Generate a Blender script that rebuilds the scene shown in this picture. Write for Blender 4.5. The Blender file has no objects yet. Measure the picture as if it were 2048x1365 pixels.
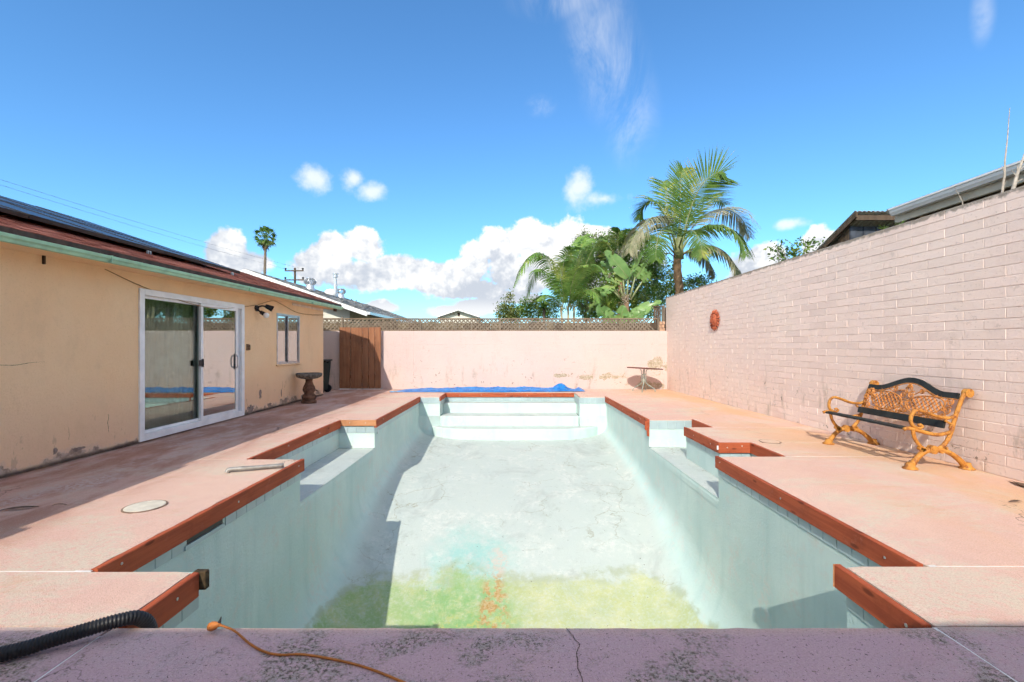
import bpy, bmesh, math, random
from mathutils import Vector, Matrix, noise as mnoise
random.seed(7)
R = math.radians
S = bpy.context.scene
COL = S.collection

# ------------------------------------------------------------------ camera
CAM_H, F_PX, VPX, VPY = 1.3, 910.2, 1026.0, 695.0
cam_d = bpy.data.cameras.new("camera")
cam = bpy.data.objects.new("camera", cam_d)
COL.objects.link(cam)
cam.location = (0, 0, CAM_H)
cam.rotation_euler = (R(90), 0, 0)
cam_d.sensor_width = 36.0
cam_d.lens = F_PX / 2048 * 36.0
cam_d.shift_x = (1024 - VPX) / 2048
cam_d.shift_y = (VPY - 682.5) / 2048
cam_d.clip_start = 0.05
cam_d.clip_end = 3000
S.camera = cam

# ------------------------------------------------------------------ light
SUN_DIR = Vector((0.39, 1.40, -1.0)).normalized()      # the way the light travels
SUN_EL = math.asin(-SUN_DIR.z)
SUN_AZ = math.atan2(-SUN_DIR.x, -SUN_DIR.y)
sun_d = bpy.data.lights.new("sun", 'SUN')
sun_d.energy = 2.1
sun_d.angle = R(0.5)
sun_d.color = (1.0, 0.93, 0.82)
sun = bpy.data.objects.new("sun", sun_d)
COL.objects.link(sun)
sun.rotation_euler = SUN_DIR.to_track_quat('-Z', 'Y').to_euler()
sun.location = (-10, -30, 25)

S.view_settings.view_transform = 'Standard'
S.view_settings.look = 'None'
S.view_settings.gamma = 1.0
S.view_settings.use_curve_mapping = False
S.view_settings.exposure = 1.2
S.cycles.max_bounces = 6
S.cycles.diffuse_bounces = 3
S.cycles.transparent_max_bounces = 16
S.cycles.sample_clamp_indirect = 6.0
S.cycles.adaptive_threshold = 0.04
S.cycles.adaptive_min_samples = 12


class G:
    """small node-graph helper (materials and the world)"""
    def __init__(s, tree):
        s.t = tree
        s._pos = None

    def n(s, typ, **kw):
        nd = s.t.nodes.new(typ)
        for k, v in kw.items():
            setattr(nd, k, v)
        return nd

    def put(s, sock, v):
        if isinstance(v, bpy.types.NodeSocket):
            s.t.links.new(v, sock)
        elif v is not None:
            if isinstance(v, (tuple, list)) and len(v) == 3 and len(sock.default_value) == 4:
                v = (*v, 1.0)
            sock.default_value = v

    def pos(s):
        if s._pos is None:
            s._pos = s.n('ShaderNodeNewGeometry').outputs['Position']
        return s._pos

    def normal(s):
        return s.n('ShaderNodeNewGeometry').outputs['Normal']

    def objpos(s):
        return s.n('ShaderNodeTexCoord').outputs['Object']

    def rnd(s):
        return s.n('ShaderNodeObjectInfo').outputs['Random']

    def xyz(s, v):
        nd = s.n('ShaderNodeSeparateXYZ')
        s.put(nd.inputs[0], v)
        return nd.outputs

    def comb(s, x=0.0, y=0.0, z=0.0):
        nd = s.n('ShaderNodeCombineXYZ')
        for i, v in enumerate((x, y, z)):
            s.put(nd.inputs[i], v)
        return nd.outputs[0]

    def vm(s, op, a, b=None):
        nd = s.n('ShaderNodeVectorMath', operation=op)
        s.put(nd.inputs[0], a)
        if b is not None:
            s.put(nd.inputs[1], b)
        return nd.outputs['Value'] if op in ('LENGTH', 'DOT_PRODUCT', 'DISTANCE') else nd.outputs[0]

    def m(s, op, a, b=None, c=None, clamp=False):
        nd = s.n('ShaderNodeMath', operation=op, use_clamp=clamp)
        for i, v in enumerate((a, b, c)):
            if v is not None:
                s.put(nd.inputs[i], v)
        return nd.outputs[0]

    def noise(s, scale, detail=3.0, rough=0.55, vec=None, stretch=None, dist=0.0):
        v = s.pos() if vec is None else vec
        if stretch:
            v = s.vm('MULTIPLY', v, stretch)
        nd = s.n('ShaderNodeTexNoise')
        s.put(nd.inputs['Vector'], v)
        nd.inputs['Scale'].default_value = scale
        nd.inputs['Detail'].default_value = detail
        nd.inputs['Roughness'].default_value = rough
        nd.inputs['Distortion'].default_value = dist
        return nd.outputs[0]

    def voro(s, scale, feature='F1', vec=None, rand=1.0):
        nd = s.n('ShaderNodeTexVoronoi', feature=feature)
        s.put(nd.inputs['Vector'], s.pos() if vec is None else vec)
        nd.inputs['Scale'].default_value = scale
        nd.inputs['Randomness'].default_value = rand
        return nd.outputs['Distance']

    def step(s, v, lo, hi):
        nd = s.n('ShaderNodeMapRange', interpolation_type='SMOOTHSTEP')
        s.put(nd.inputs['Value'], v)
        a, b = nd.inputs['To Min'], nd.inputs['To Max']
        if lo > hi:
            lo, hi = hi, lo
            a.default_value, b.default_value = 1.0, 0.0
        nd.inputs['From Min'].default_value = lo
        nd.inputs['From Max'].default_value = hi
        return nd.outputs[0]

    def mix(s, fac, a, b, mode='MIX'):
        nd = s.n('ShaderNodeMix', data_type='RGBA', blend_type=mode)
        s.put(nd.inputs[0], fac)
        s.put(nd.inputs[6], a)
        s.put(nd.inputs[7], b)
        return nd.outputs[2]

    def mul(s, *a):
        r = a[0]
        for b in a[1:]:
            r = s.m('MULTIPLY', r, b)
        return r


class Mat(G):
    def __init__(s, name):
        s.mat = bpy.data.materials.new(name)
        s.mat.use_nodes = True
        super().__init__(s.mat.node_tree)
        s.b = s.t.nodes['Principled BSDF']
        s.o = s.t.nodes['Material Output']

    def done(s, color, rough=0.8, height=None, bump=0.3, dist=0.01, spec=0.3, metal=0.0, trans=None):
        s.put(s.b.inputs['Base Color'], color)
        s.put(s.b.inputs['Roughness'], rough)
        s.put(s.b.inputs['Metallic'], metal)
        s.put(s.b.inputs['Specular IOR Level'], spec)
        if height is not None:
            nd = s.n('ShaderNodeBump')
            nd.inputs['Strength'].default_value = bump
            nd.inputs['Distance'].default_value = dist
            s.put(nd.inputs['Height'], height)
            s.t.links.new(nd.outputs[0], s.b.inputs['Normal'])
        if trans:                                   # thin leaves let light through
            tr = s.n('ShaderNodeBsdfTranslucent')
            s.put(tr.inputs[0], color)
            mx = s.n('ShaderNodeMixShader')
            mx.inputs[0].default_value = trans
            s.t.links.new(s.b.outputs[0], mx.inputs[1])
            s.t.links.new(tr.outputs[0], mx.inputs[2])
            s.t.links.new(mx.outputs[0], s.o.inputs[0])
        return s.mat


# ------------------------------------------------------------------ world: sky with cumulus
world = bpy.data.worlds.new("World")
S.world = world
world.use_nodes = True
w = G(world.node_tree)
bg = world.node_tree.nodes['Background']
sky = w.n('ShaderNodeTexSky', sky_type='NISHITA', sun_disc=False)
sky.sun_elevation = SUN_EL
sky.sun_rotation = SUN_AZ % (2 * math.pi)
sky.air_density = 1.0
sky.dust_density = 0.3
sky.ozone_density = 2.2
gen = w.n('ShaderNodeTexCoord').outputs['Generated']
gx, gy, gz = w.xyz(w.vm('NORMALIZE', gen))
az = w.m('ARCTAN2', gx, gy)
el = w.m('ARCSINE', gz)
pd = w.comb(az, el, 0.0)
puff = w.noise(11.0, 6.0, 0.62, pd)
warp = w.m('MULTIPLY', w.m('SUBTRACT', puff, 0.5), 1.5)


def sky_dir(px, py):
    a = math.atan((px - VPX) / F_PX)
    return a, math.atan((VPY - py) / F_PX * math.cos(a))


def blobs(lst):
    acc = None
    for px, py, rx, ry in lst:
        a, e = sky_dir(px, py)
        sx = F_PX / rx / math.cos(a) ** 2
        sy = F_PX / ry / math.cos(a)
        d = w.vm('LENGTH', w.vm('MULTIPLY', w.vm('SUBTRACT', pd, (a, e, 0)), (sx, sy, 0)))
        v = w.m('SUBTRACT', 1.0, d)
        if acc is None:
            acc = v
        else:
            acc = w.m('SMOOTH_MAX', acc, v, 0.12)
    return acc


CUMULUS = [
    (455, 500, 62, 52), (478, 528, 70, 40),
    (630, 520, 48, 40), (672, 503, 55, 46), (722, 490, 58, 48), (690, 548, 110, 45),
    (785, 545, 85, 40), (865, 553, 90, 42), (925, 548, 70, 38), (955, 520, 42, 40), (930, 578, 115, 30),
    (1005, 500, 62, 60), (1068, 483, 78, 54), (1135, 485, 72, 46), (1190, 472, 70, 22), (1060, 548, 130, 52),
    (1220, 530, 120, 60),
    (765, 614, 44, 18), (905, 624, 75, 16), (962, 612, 70, 22), (1010, 595, 90, 18),
    (1635, 490, 48, 38), (1520, 522, 75, 36), (1550, 560, 170, 40),
]
SMALL = [(622, 355, 40, 28), (708, 358, 28, 24), (745, 383, 48, 24), (1158, 376, 36, 38), (1208, 398, 62, 22), (1580, 448, 40, 14)]
WISP = [(1195, 50, 90, 110), (1225, 140, 85, 110), (1262, 235, 70, 110), (1140, 0, 150, 36), (1082, 213, 40, 24), (1965, 30, 34, 65)]
main = w.m('ADD', blobs(CUMULUS), w.m('MULTIPLY', warp, 1.25))
small = w.m('ADD', blobs(SMALL), w.m('MULTIPLY', warp, 1.7))
wnoise = w.noise(9.0, 5.0, 0.72, pd, (1.0, 0.55, 1.0), 0.6)
wisp = w.mul(w.step(blobs(WISP), 0.0, 0.9), w.step(wnoise, 0.36, 0.74))
a_main = w.step(main, 0.10, 0.34)
a_small = w.mul(w.step(small, 0.0, 0.95), 0.72)
alpha = w.m('MAXIMUM', w.m('MAXIMUM', a_main, a_small), w.m('MULTIPLY', wisp, 0.30))
# relief: compare the puffs with the puffs a little lower, away from the light
puff_b = w.noise(11.0, 4.0, 0.62, w.vm('ADD', pd, (0.012, -0.017, 0.0)))
relief = w.m('SUBTRACT', puff, puff_b)
body = w.m('ADD', w.m('MULTIPLY', w.m('SUBTRACT', el, 0.162), 9.5), w.m('MULTIPLY', relief, 6.0))
body = w.m('ADD', body, w.m('MULTIPLY', w.m('SUBTRACT', w.noise(5.0, 2.0, 0.5, pd), 0.5), 2.4))
lit = w.step(body, -0.75, 0.95)
low = w.step(el, 0.115, 0.075)
lit = w.m('MAXIMUM', lit, w.m('MULTIPLY', low, 0.6))
CLOUD_GREY, CLOUD_WHITE = (2.35, 2.55, 2.9, 1), (4.25, 4.25, 4.2, 1)
SKY_TINT = (0.42, 0.715, 0.91, 1)
sky_col = w.mix(1.0, sky.outputs[0], SKY_TINT, 'MULTIPLY')
col_view = w.mix(alpha, sky_col, w.mix(lit, CLOUD_GREY, CLOUD_WHITE))
# out of view, broken cloud added all round as neutral fill light
dirn = w.comb(gx, gy, gz)
far_n = w.noise(2.6, 5.0, 0.58, w.vm('MULTIPLY', dirn, (1.0, 1.0, 1.6)))
far = w.mul(w.step(far_n, 0.445, 0.545), w.step(gy, 0.54, 0.42))
col_far = w.mix(far, sky_col, (4.6, 4.6, 4.5, 1))
bg2 = w.n('ShaderNodeBackground')
mxs = w.n('ShaderNodeMixShader')
w.put(bg.inputs[0], col_far)
w.put(bg2.inputs[0], col_view)
ahead = w.m('GREATER_THAN', gy, 0.54)
w.put(mxs.inputs[0], ahead)
world.node_tree.links.new(bg.outputs[0], mxs.inputs[1])
world.node_tree.links.new(bg2.outputs[0], mxs.inputs[2])
world.node_tree.links.new(mxs.outputs[0], world.node_tree.nodes['World Output'].inputs[0])
SKY_STRENGTH = 0.12
bg.inputs[1].default_value = SKY_STRENGTH
bg2.inputs[1].default_value = SKY_STRENGTH
world.cycles.sampling_method = 'MANUAL'
world.cycles.sample_map_resolution = 256


# ------------------------------------------------------------------ mesh helpers
def wmat(o):
    mtx = Matrix.Identity(4)
    while o is not None:
        mtx = o.matrix_basis @ mtx
        o = o.parent
    return mtx


def mk(name, bm, mat, parent=None, smooth=False, local=False, kind=None):
    """link bm as one mesh object; verts are in world space unless local"""
    if parent is not None and not local:
        bmesh.ops.transform(bm, matrix=wmat(parent).inverted(), verts=bm.verts)
    bmesh.ops.recalc_face_normals(bm, faces=bm.faces)
    me = bpy.data.meshes.new(name)
    bm.to_mesh(me)
    bm.free()
    if mat is not None:
        for mt in (mat if isinstance(mat, (list, tuple)) else [mat]):
            me.materials.append(mt)
    if smooth:
        me.polygons.foreach_set('use_smooth', [True] * len(me.polygons))
    o = bpy.data.objects.new(name, me)
    COL.objects.link(o)
    if parent is not None:
        o.parent = parent
    if kind:
        o['kind'] = kind
    return o


def inst(name, me, parent, loc, rot=(0, 0, 0), scale=(1, 1, 1)):
    o = bpy.data.objects.new(name, me)
    COL.objects.link(o)
    o.parent = parent
    o.location = loc
    o.rotation_euler = rot
    o.scale = scale
    return o


def tag(o, label, cat, group=None):
    o['label'] = label
    o['category'] = cat
    if group:
        o['group'] = group
    return o


def thing(name, label, cat, loc=(0, 0, 0), rotz=0.0, group=None):
    o = bpy.data.objects.new(name, None)
    COL.objects.link(o)
    o.empty_display_size = 0.1
    o.location = loc
    o.rotation_euler = (0, 0, rotz)
    return tag(o, label, cat, group)


def B():
    return bmesh.new()


def box(bm, x0, x1, y0, y1, z0, z1, mtx=None):
    v = [bm.verts.new((x, y, z)) for z in (z0, z1) for y in (y0, y1) for x in (x0, x1)]
    if mtx is not None:
        for q in v:
            q.co = mtx @ q.co
    fs = []
    for f in ((0, 1, 3, 2), (4, 6, 7, 5), (0, 4, 5, 1), (2, 3, 7, 6), (0, 2, 6, 4), (1, 5, 7, 3)):
        fs.append(bm.faces.new([v[i] for i in f]))
    return v, fs


def bevel(bm, w_, seg=1):
    bmesh.ops.bevel(bm, geom=list(bm.edges), offset=w_, segments=seg, affect='EDGES', profile=0.6, clamp_overlap=True)
    return bm


def quad(bm, *pts):
    return bm.faces.new([bm.verts.new(p) for p in pts])


def poly_prism(bm, pts, axis, a, b):
    """extrude a 2-D outline along an axis: axis 0 pts=(y,z), 1 pts=(x,z), 2 pts=(x,y)"""
    def P(p, t):
        return {0: (t, p[0], p[1]), 1: (p[0], t, p[1]), 2: (p[0], p[1], t)}[axis]
    va = [bm.verts.new(P(p, a)) for p in pts]
    vb = [bm.verts.new(P(p, b)) for p in pts]
    n = len(pts)
    bm.faces.new(va)
    bm.faces.new(vb[::-1])
    for i in range(n):
        bm.faces.new((va[i], vb[i], vb[(i + 1) % n], va[(i + 1) % n]))


def catmull(pts, n=6):
    pts = [Vector(p) for p in pts]
    if len(pts) < 3:
        return [pts[0].lerp(pts[1], i / n) for i in range(n + 1)]
    out = []
    ext = [2 * pts[0] - pts[1]] + pts + [2 * pts[-1] - pts[-2]]
    for i in range(1, len(ext) - 2):
        p0, p1, p2, p3 = ext[i - 1:i + 3]
        for k in range(n):
            t = k / n
            out.append(0.5 * ((2 * p1) + (p2 - p0) * t + (2 * p0 - 5 * p1 + 4 * p2 - p3) * t * t + (3 * p1 - p0 - 3 * p2 + p3) * t ** 3))
    out.append(pts[-1])
    return out


def tube(bm, pts, r, seg=8, flat=None, up=None, cap=True):
    """sweep a round (or flat=(w,h)) section along points; r number or list"""
    pts = [Vector(p) for p in pts]
    n = len(pts)
    rings = []
    prev = None
    for i, p in enumerate(pts):
        t = (pts[min(i + 1, n - 1)] - pts[max(i - 1, 0)])
        if t.length < 1e-9:
            t = Vector((0, 0, 1))
        t.normalize()
        ref = Vector(up) if up else (prev if prev else (Vector((0, 0, 1)) if abs(t.z) < 0.9 else Vector((1, 0, 0))))
        u = ref - t * ref.dot(t)
        if u.length < 1e-6:
            u = t.orthogonal()
        u.normalize()
        prev = u
        v = t.cross(u)
        rr = r[i] if isinstance(r, (list, tuple)) else r
        ring = []
        for k in range(seg):
            a = 2 * math.pi * k / seg + (math.pi / 4 if seg == 4 else 0)
            if flat:
                sq = math.sqrt(2) if seg == 4 else 1.0
                c, s_ = math.cos(a) * flat[0] * sq, math.sin(a) * flat[1] * sq
            else:
                c, s_ = math.cos(a) * rr, math.sin(a) * rr
            ring.append(bm.verts.new(p + u * c + v * s_))
        rings.append(ring)
    for a, b in zip(rings, rings[1:]):
        for k in range(seg):
            bm.faces.new((a[k], a[(k + 1) % seg], b[(k + 1) % seg], b[k]))
    if cap:
        bm.faces.new(rings[0][::-1])
        bm.faces.new(rings[-1])


def lathe(bm, prof, c, seg=24, flute=None):
    """profile (r,z) about a vertical axis at c; flute=(count, depth, zmin, zmax)"""
    rings = []
    for r, z in prof:
        ring = []
        for k in range(seg):
            a = 2 * math.pi * k / seg
            rr = r
            if flute and flute[2] <= z <= flute[3]:
                rr = r * (1 + flute[1] * abs(math.sin(a * flute[0] / 2)))
            ring.append(bm.verts.new((c[0] + rr * math.cos(a), c[1] + rr * math.sin(a), c[2] + z)))
        rings.append(ring)
    for a, b in zip(rings, rings[1:]):
        for k in range(seg):
            bm.faces.new((a[k], a[(k + 1) % seg], b[(k + 1) % seg], b[k]))
    bm.faces.new(rings[0][::-1])
    bm.faces.new(rings[-1])


def at(px, py, depth):
    """measured pixel of the photograph -> world point at a known distance"""
    return Vector(((px - VPX) * depth / F_PX, depth, CAM_H + (VPY - py) * depth / F_PX))


# ------------------------------------------------------------------ materials
def plain(name, col, rough=0.7, var=0.15, scale=6.0, bump=0.0, bscale=60.0, spec=0.3, metal=0.0, dist=0.004):
    g = Mat(name)
    n1 = g.noise(scale, 4.0)
    dark = tuple(c * (1 - var) for c in col)
    lite = tuple(min(1, c * (1 + var)) for c in col)
    c = g.mix(g.step(n1, 0.3, 0.7), dark, lite)
    h = g.noise(bscale, 3.0) if bump else None
    return g.done(c, rough, h, bump, dist, spec, metal)


def m_deck():
    g = Mat('pink_deck_coating')
    x, y, z = g.xyz(g.pos())
    big = g.noise(0.55, 4.0, 0.6, stretch=(1.5, 0.7, 1))
    c = g.mix(g.step(big, 0.35, 0.7), (0.67, 0.43, 0.355), (0.71, 0.49, 0.39))
    c = g.mix(g.mul(g.step(g.noise(8.0, 4.0, 0.7), 0.4, 0.7), 0.35), c, (0.62, 0.37, 0.30))
    # worn cream patches
    worn = g.mul(g.step(g.noise(0.9, 6.0, 0.70, stretch=(0.7, 1.4, 1), dist=0.5), 0.475, 0.58), g.step(g.noise(22, 5.0, 0.75), 0.38, 0.54))
    c = g.mix(g.mul(worn, 0.75), c, (0.62, 0.55, 0.43))
    c = g.mix(g.mul(g.step(g.noise(2.6, 6.0, 0.75, stretch=(0.6, 1.3, 1)), 0.55, 0.68), 0.5), c, (0.58, 0.37, 0.25))
    # rust bleeding out along the block wall and along the house
    rn = g.noise(0.8, 5.0, 0.65, stretch=(1.0, 0.45, 1), dist=0.5)
    rust = g.mul(g.step(x, 2.6, 4.4), g.step(rn, 0.36, 0.60))
    c = g.mix(g.mul(rust, 0.65), c, (0.68, 0.38, 0.17))
    damp = g.step(x, -3.1, -3.9)
    c = g.mix(g.mul(damp, g.step(g.noise(1.1, 6.0, 0.7, stretch=(1.3, 0.5, 1), dist=0.4), 0.38, 0.58), 0.9), c, (0.34, 0.14, 0.075))
    c = g.mix(g.mul(damp, g.step(g.noise(1.7, 6.0, 0.72, stretch=(1.2, 0.6, 1)), 0.48, 0.62), g.step(g.noise(30, 5.0, 0.75), 0.38, 0.56), 0.95), c, (0.62, 0.54, 0.50))
    c = g.mix(g.mul(damp, 0.35), c, (0.45, 0.24, 0.20))
    # black mildew by the near edge
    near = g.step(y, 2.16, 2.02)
    c = g.mix(g.mul(near, 0.7), c, (0.55, 0.36, 0.43))  # mauve cast of the eave's shade painted into the near strip
    pat = g.step(g.noise(1.9, 6.0, 0.68, dist=0.4), 0.47, 0.60)
    c = g.mix(g.mul(near, pat, g.step(g.noise(26, 6.0, 0.8), 0.44, 0.54), 0.75), c, (0.36, 0.33, 0.27))
    c = g.mix(g.mul(near, pat, g.step(g.noise(55, 5.0, 0.75), 0.50, 0.55), 0.9), c, (0.09, 0.075, 0.05))
    c = g.mix(g.mul(near, g.step(g.noise(62, 4.0, 0.7), 0.615, 0.64), 0.9), c, (0.05, 0.04, 0.04))
    c = g.mix(g.mul(near, g.step(g.noise(21, 4.0, 0.7), 0.68, 0.70), 0.8), c, (0.10, 0.09, 0.04))
    # fine dark pits everywhere
    c = g.mix(g.mul(g.step(g.noise(70, 2.0, 0.6), 0.66, 0.72), 0.4), c, (0.28, 0.17, 0.12))
    c = g.mix(g.mul(g.step(g.voro(0.9, 'DISTANCE_TO_EDGE', g.vm('ADD', g.pos(), g.vm('MULTIPLY', g.comb(g.noise(6.0, 4.0), g.noise(5.0, 4.0), 0.0), (0.35, 0.35, 0)))), 0.004, 0.0015), g.step(g.noise(0.45, 1.0), 0.56, 0.62), 0.8), c, (0.09, 0.06, 0.05))
    c = g.mix(g.mul(g.step(g.noise(120, 3.0, 0.7), 0.46, 0.62), 0.42), c, (0.40, 0.255, 0.20))
    c = g.mix(g.mul(g.step(g.noise(95, 3.0, 0.7, vec=g.vm('ADD', g.pos(), (3, 9, 0))), 0.56, 0.66), 0.35), c, (0.78, 0.62, 0.52))
    h = g.m('ADD', g.noise(170, 3.0, 0.7), g.m('MULTIPLY', g.noise(14, 3.0), 0.6))
    return g.done(c, 0.9, h, 0.5, 0.007, 0.15)


def m_plaster():
    g = Mat('pool_plaster')
    x, y, z = g.xyz(g.pos())
    nx, ny, nz = g.xyz(g.normal())
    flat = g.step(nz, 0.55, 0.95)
    c = g.mix(g.step(g.noise(1.3, 5.0, 0.6), 0.35, 0.7), (0.50, 0.645, 0.615), (0.58, 0.705, 0.665))
    streak = g.step(g.noise(2.2, 4.0, 0.6, stretch=(2.5, 2.5, 0.25)), 0.48, 0.75)
    c = g.mix(g.mul(streak, g.m('SUBTRACT', 1.0, flat), 0.45), c, (0.39, 0.555, 0.53))
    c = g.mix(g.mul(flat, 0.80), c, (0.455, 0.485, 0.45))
    chalk = g.mul(g.step(g.noise(2.4, 6.0, 0.7), 0.46, 0.66), g.step(g.noise(16, 4.0, 0.7), 0.38, 0.62))
    c = g.mix(g.mul(chalk, 0.8), c, (0.60, 0.61, 0.565))
    c = g.mix(g.mul(g.step(g.noise(3.2, 6.0, 0.75), 0.55, 0.70), flat, 0.5), c, (0.33, 0.355, 0.325))
    c = g.mix(g.mul(g.step(g.noise(1.1, 7.0, 0.75, stretch=(1.0, 0.7, 1), dist=0.7), 0.50, 0.66), flat, 0.55), c, (0.36, 0.39, 0.37))
    # fine brownish cracks
    wv = g.vm('ADD', g.pos(), g.vm('MULTIPLY', g.comb(g.noise(3.0, 5.0), g.noise(2.6, 5.0), 0.0), (0.6, 0.6, 0)))
    ck = g.mul(g.step(g.voro(1.25, 'DISTANCE_TO_EDGE', wv), 0.011, 0.002), g.step(g.noise(0.8, 2.0), 0.47, 0.58), flat)
    c = g.mix(g.mul(ck, 0.6), c, (0.27, 0.25, 0.17))
    # copper-teal patch, then the ring of algae left where the last water stood
    wob = g.m('MULTIPLY', g.m('SUBTRACT', g.noise(2.0, 5.0, 0.65), 0.5), 1.0)
    def spot(cx, cy, rx, ry, lo, hi):
        d = g.vm('LENGTH', g.vm('MULTIPLY', g.vm('SUBTRACT', g.comb(x, y, 0), (cx, cy, 0)), (1 / rx, 1 / ry, 0)))
        return g.step(g.m('ADD', d, wob), hi, lo)
    c = g.mix(g.mul(spot(-0.60, 6.62, 0.72, 0.85, 0.30, 1.20), g.step(g.noise(5, 7.0, 0.8), 0.28, 0.62), 0.66), c, (0.22, 0.49, 0.45))
    line = g.m('ADD', z, g.m('MULTIPLY', g.m('SUBTRACT', g.noise(3.2, 8.0, 0.78), 0.5), 0.20))
    line = g.m('ADD', line, g.m('MULTIPLY', g.m('SUBTRACT', g.noise(0.9, 3.0, 0.6), 0.5), 0.30))
    alg = g.mul(g.step(line, -1.90, -1.965), g.m('ADD', g.mul(g.step(g.noise(24.0, 6.0, 0.8), 0.36, 0.56), 0.45), 0.55))
    ac = g.mix(g.step(g.noise(2.4, 5.0, 0.7), 0.35, 0.65), (0.36, 0.40, 0.12), (0.45, 0.46, 0.165))
    c = g.mix(g.mul(g.step(line, -1.84, -1.90), g.step(line, -1.98, -1.92), g.step(g.noise(4.0, 5.0, 0.7), 0.4, 0.6), 0.55), c, (0.30, 0.33, 0.17))
    c = g.mix(g.mul(alg, g.m('ADD', g.mul(g.step(g.noise(2.2, 7.0, 0.8, dist=0.6), 0.32, 0.66), 0.30), 0.50)), c, ac)
    c = g.mix(g.mul(alg, g.step(x, 0.35, -0.5), g.step(g.noise(3.0, 7.0, 0.8, dist=0.5), 0.36, 0.60), 0.6), c, (0.20, 0.36, 0.12))
    c = g.mix(g.mul(spot(-0.62, 5.75, 0.85, 0.7, 0.4, 1.1), g.step(g.noise(5, 6.0, 0.75), 0.40, 0.58), 0.72), c, (0.17, 0.36, 0.13))
    c = g.mix(g.mul(spot(-0.55, 5.55, 0.9, 0.35, 0.4, 1.1), g.step(g.noise(11, 6.0, 0.75), 0.5, 0.58), 0.7), c, (0.45, 0.43, 0.13))
    crust = g.mul(spot(-0.25, 5.95, 0.25, 0.80, 0.5, 1.0), g.step(g.noise(8, 6.0, 0.75), 0.44, 0.54))
    c = g.mix(g.mul(crust, 0.85), c, g.mix(g.step(g.noise(26, 4.0, 0.7), 0.4, 0.6), (0.40, 0.20, 0.06), (0.50, 0.34, 0.18)))
    c = g.mix(g.mul(spot(-0.22, 6.62, 0.24, 0.36, 0.5, 0.9), g.step(g.noise(8, 6.0, 0.8), 0.46, 0.54), 0.8), c, (0.52, 0.46, 0.40))
    # specks of grit
    c = g.mix(g.mul(g.step(g.noise(30, 2.0, 0.5), 0.72, 0.76), flat, 0.8), c, (0.12, 0.10, 0.08))
    h = g.m('ADD', g.noise(40, 5.0, 0.7), g.m('MULTIPLY', g.noise(4, 3.0), 1.5))
    return g.done(c, 0.75, h, 0.35, 0.014, 0.25)


def m_block(name, base, pale, back=False):
    g = Mat(name)
    x, y, z = g.xyz(g.pos())
    r = g.rnd()
    c = g.mix(g.step(r, 0.0, 1.0), tuple(v * 0.94 for v in base), tuple(v * 1.05 for v in base))
    c = g.mix(g.mul(g.step(g.noise(0.7, 4.0, 0.6), 0.40, 0.66), 0.55), c, pale)
    lowz = g.step(z, 1.25, 0.1)
    c = g.mix(g.mul(lowz, g.step(g.noise(0.9, 3.0), 0.35, 0.7), 0.45), c, (0.74, 0.50, 0.42))
    # mildew drips under the joints, thicker low down
    drip = g.mul(g.step(g.noise(5.0, 5.0, 0.7, stretch=(1, 1, 0.28)), 0.55, 0.68), g.m('ADD', g.mul(lowz, 0.85), 0.18))
    c = g.mix(g.mul(drip, 0.5), c, (0.30, 0.25, 0.19))
    fl = g.mul(g.step(g.noise(7.0, 5.0, 0.7), 0.64, 0.665), g.m('ADD', g.mul(lowz, 0.75), 0.25))
    c = g.mix(g.mul(fl, 0.8), c, (0.20, 0.16, 0.12))
    c = g.mix(g.mul(g.step(g.noise(34, 4.0, 0.7), 0.60, 0.68), 0.35), c, (0.36, 0.27, 0.22))
    if back:
        def patch(cx, cz, rx, rz):
            d = g.vm('LENGTH', g.vm('MULTIPLY', g.vm('SUBTRACT', g.comb(x, 0, z), (cx, 0, cz)), (1 / rx, 1, 1 / rz)))
            return g.m('SUBTRACT', 1.0, d)
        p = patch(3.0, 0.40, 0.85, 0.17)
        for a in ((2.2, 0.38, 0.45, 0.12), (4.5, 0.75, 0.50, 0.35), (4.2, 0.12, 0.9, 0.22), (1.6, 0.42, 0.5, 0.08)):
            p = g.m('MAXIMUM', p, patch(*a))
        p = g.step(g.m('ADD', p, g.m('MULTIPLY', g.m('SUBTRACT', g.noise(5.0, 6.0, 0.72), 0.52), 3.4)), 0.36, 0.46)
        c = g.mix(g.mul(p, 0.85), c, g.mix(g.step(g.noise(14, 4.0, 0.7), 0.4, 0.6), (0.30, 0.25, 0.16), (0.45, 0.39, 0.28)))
    # grimy top course
    c = g.mix(g.mul(g.step(g.m('ADD', z, g.m('MULTIPLY', g.noise(9, 5.0, 0.7), 0.16)), 2.88, 2.92), 0.85), c, (0.24, 0.21, 0.17))
    h = g.m('ADD', g.noise(26, 5.0, 0.65), g.m('MULTIPLY', g.noise(90, 3.0), 0.4))
    return g.done(c, 0.88, h, 0.45, 0.012, 0.15)


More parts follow.
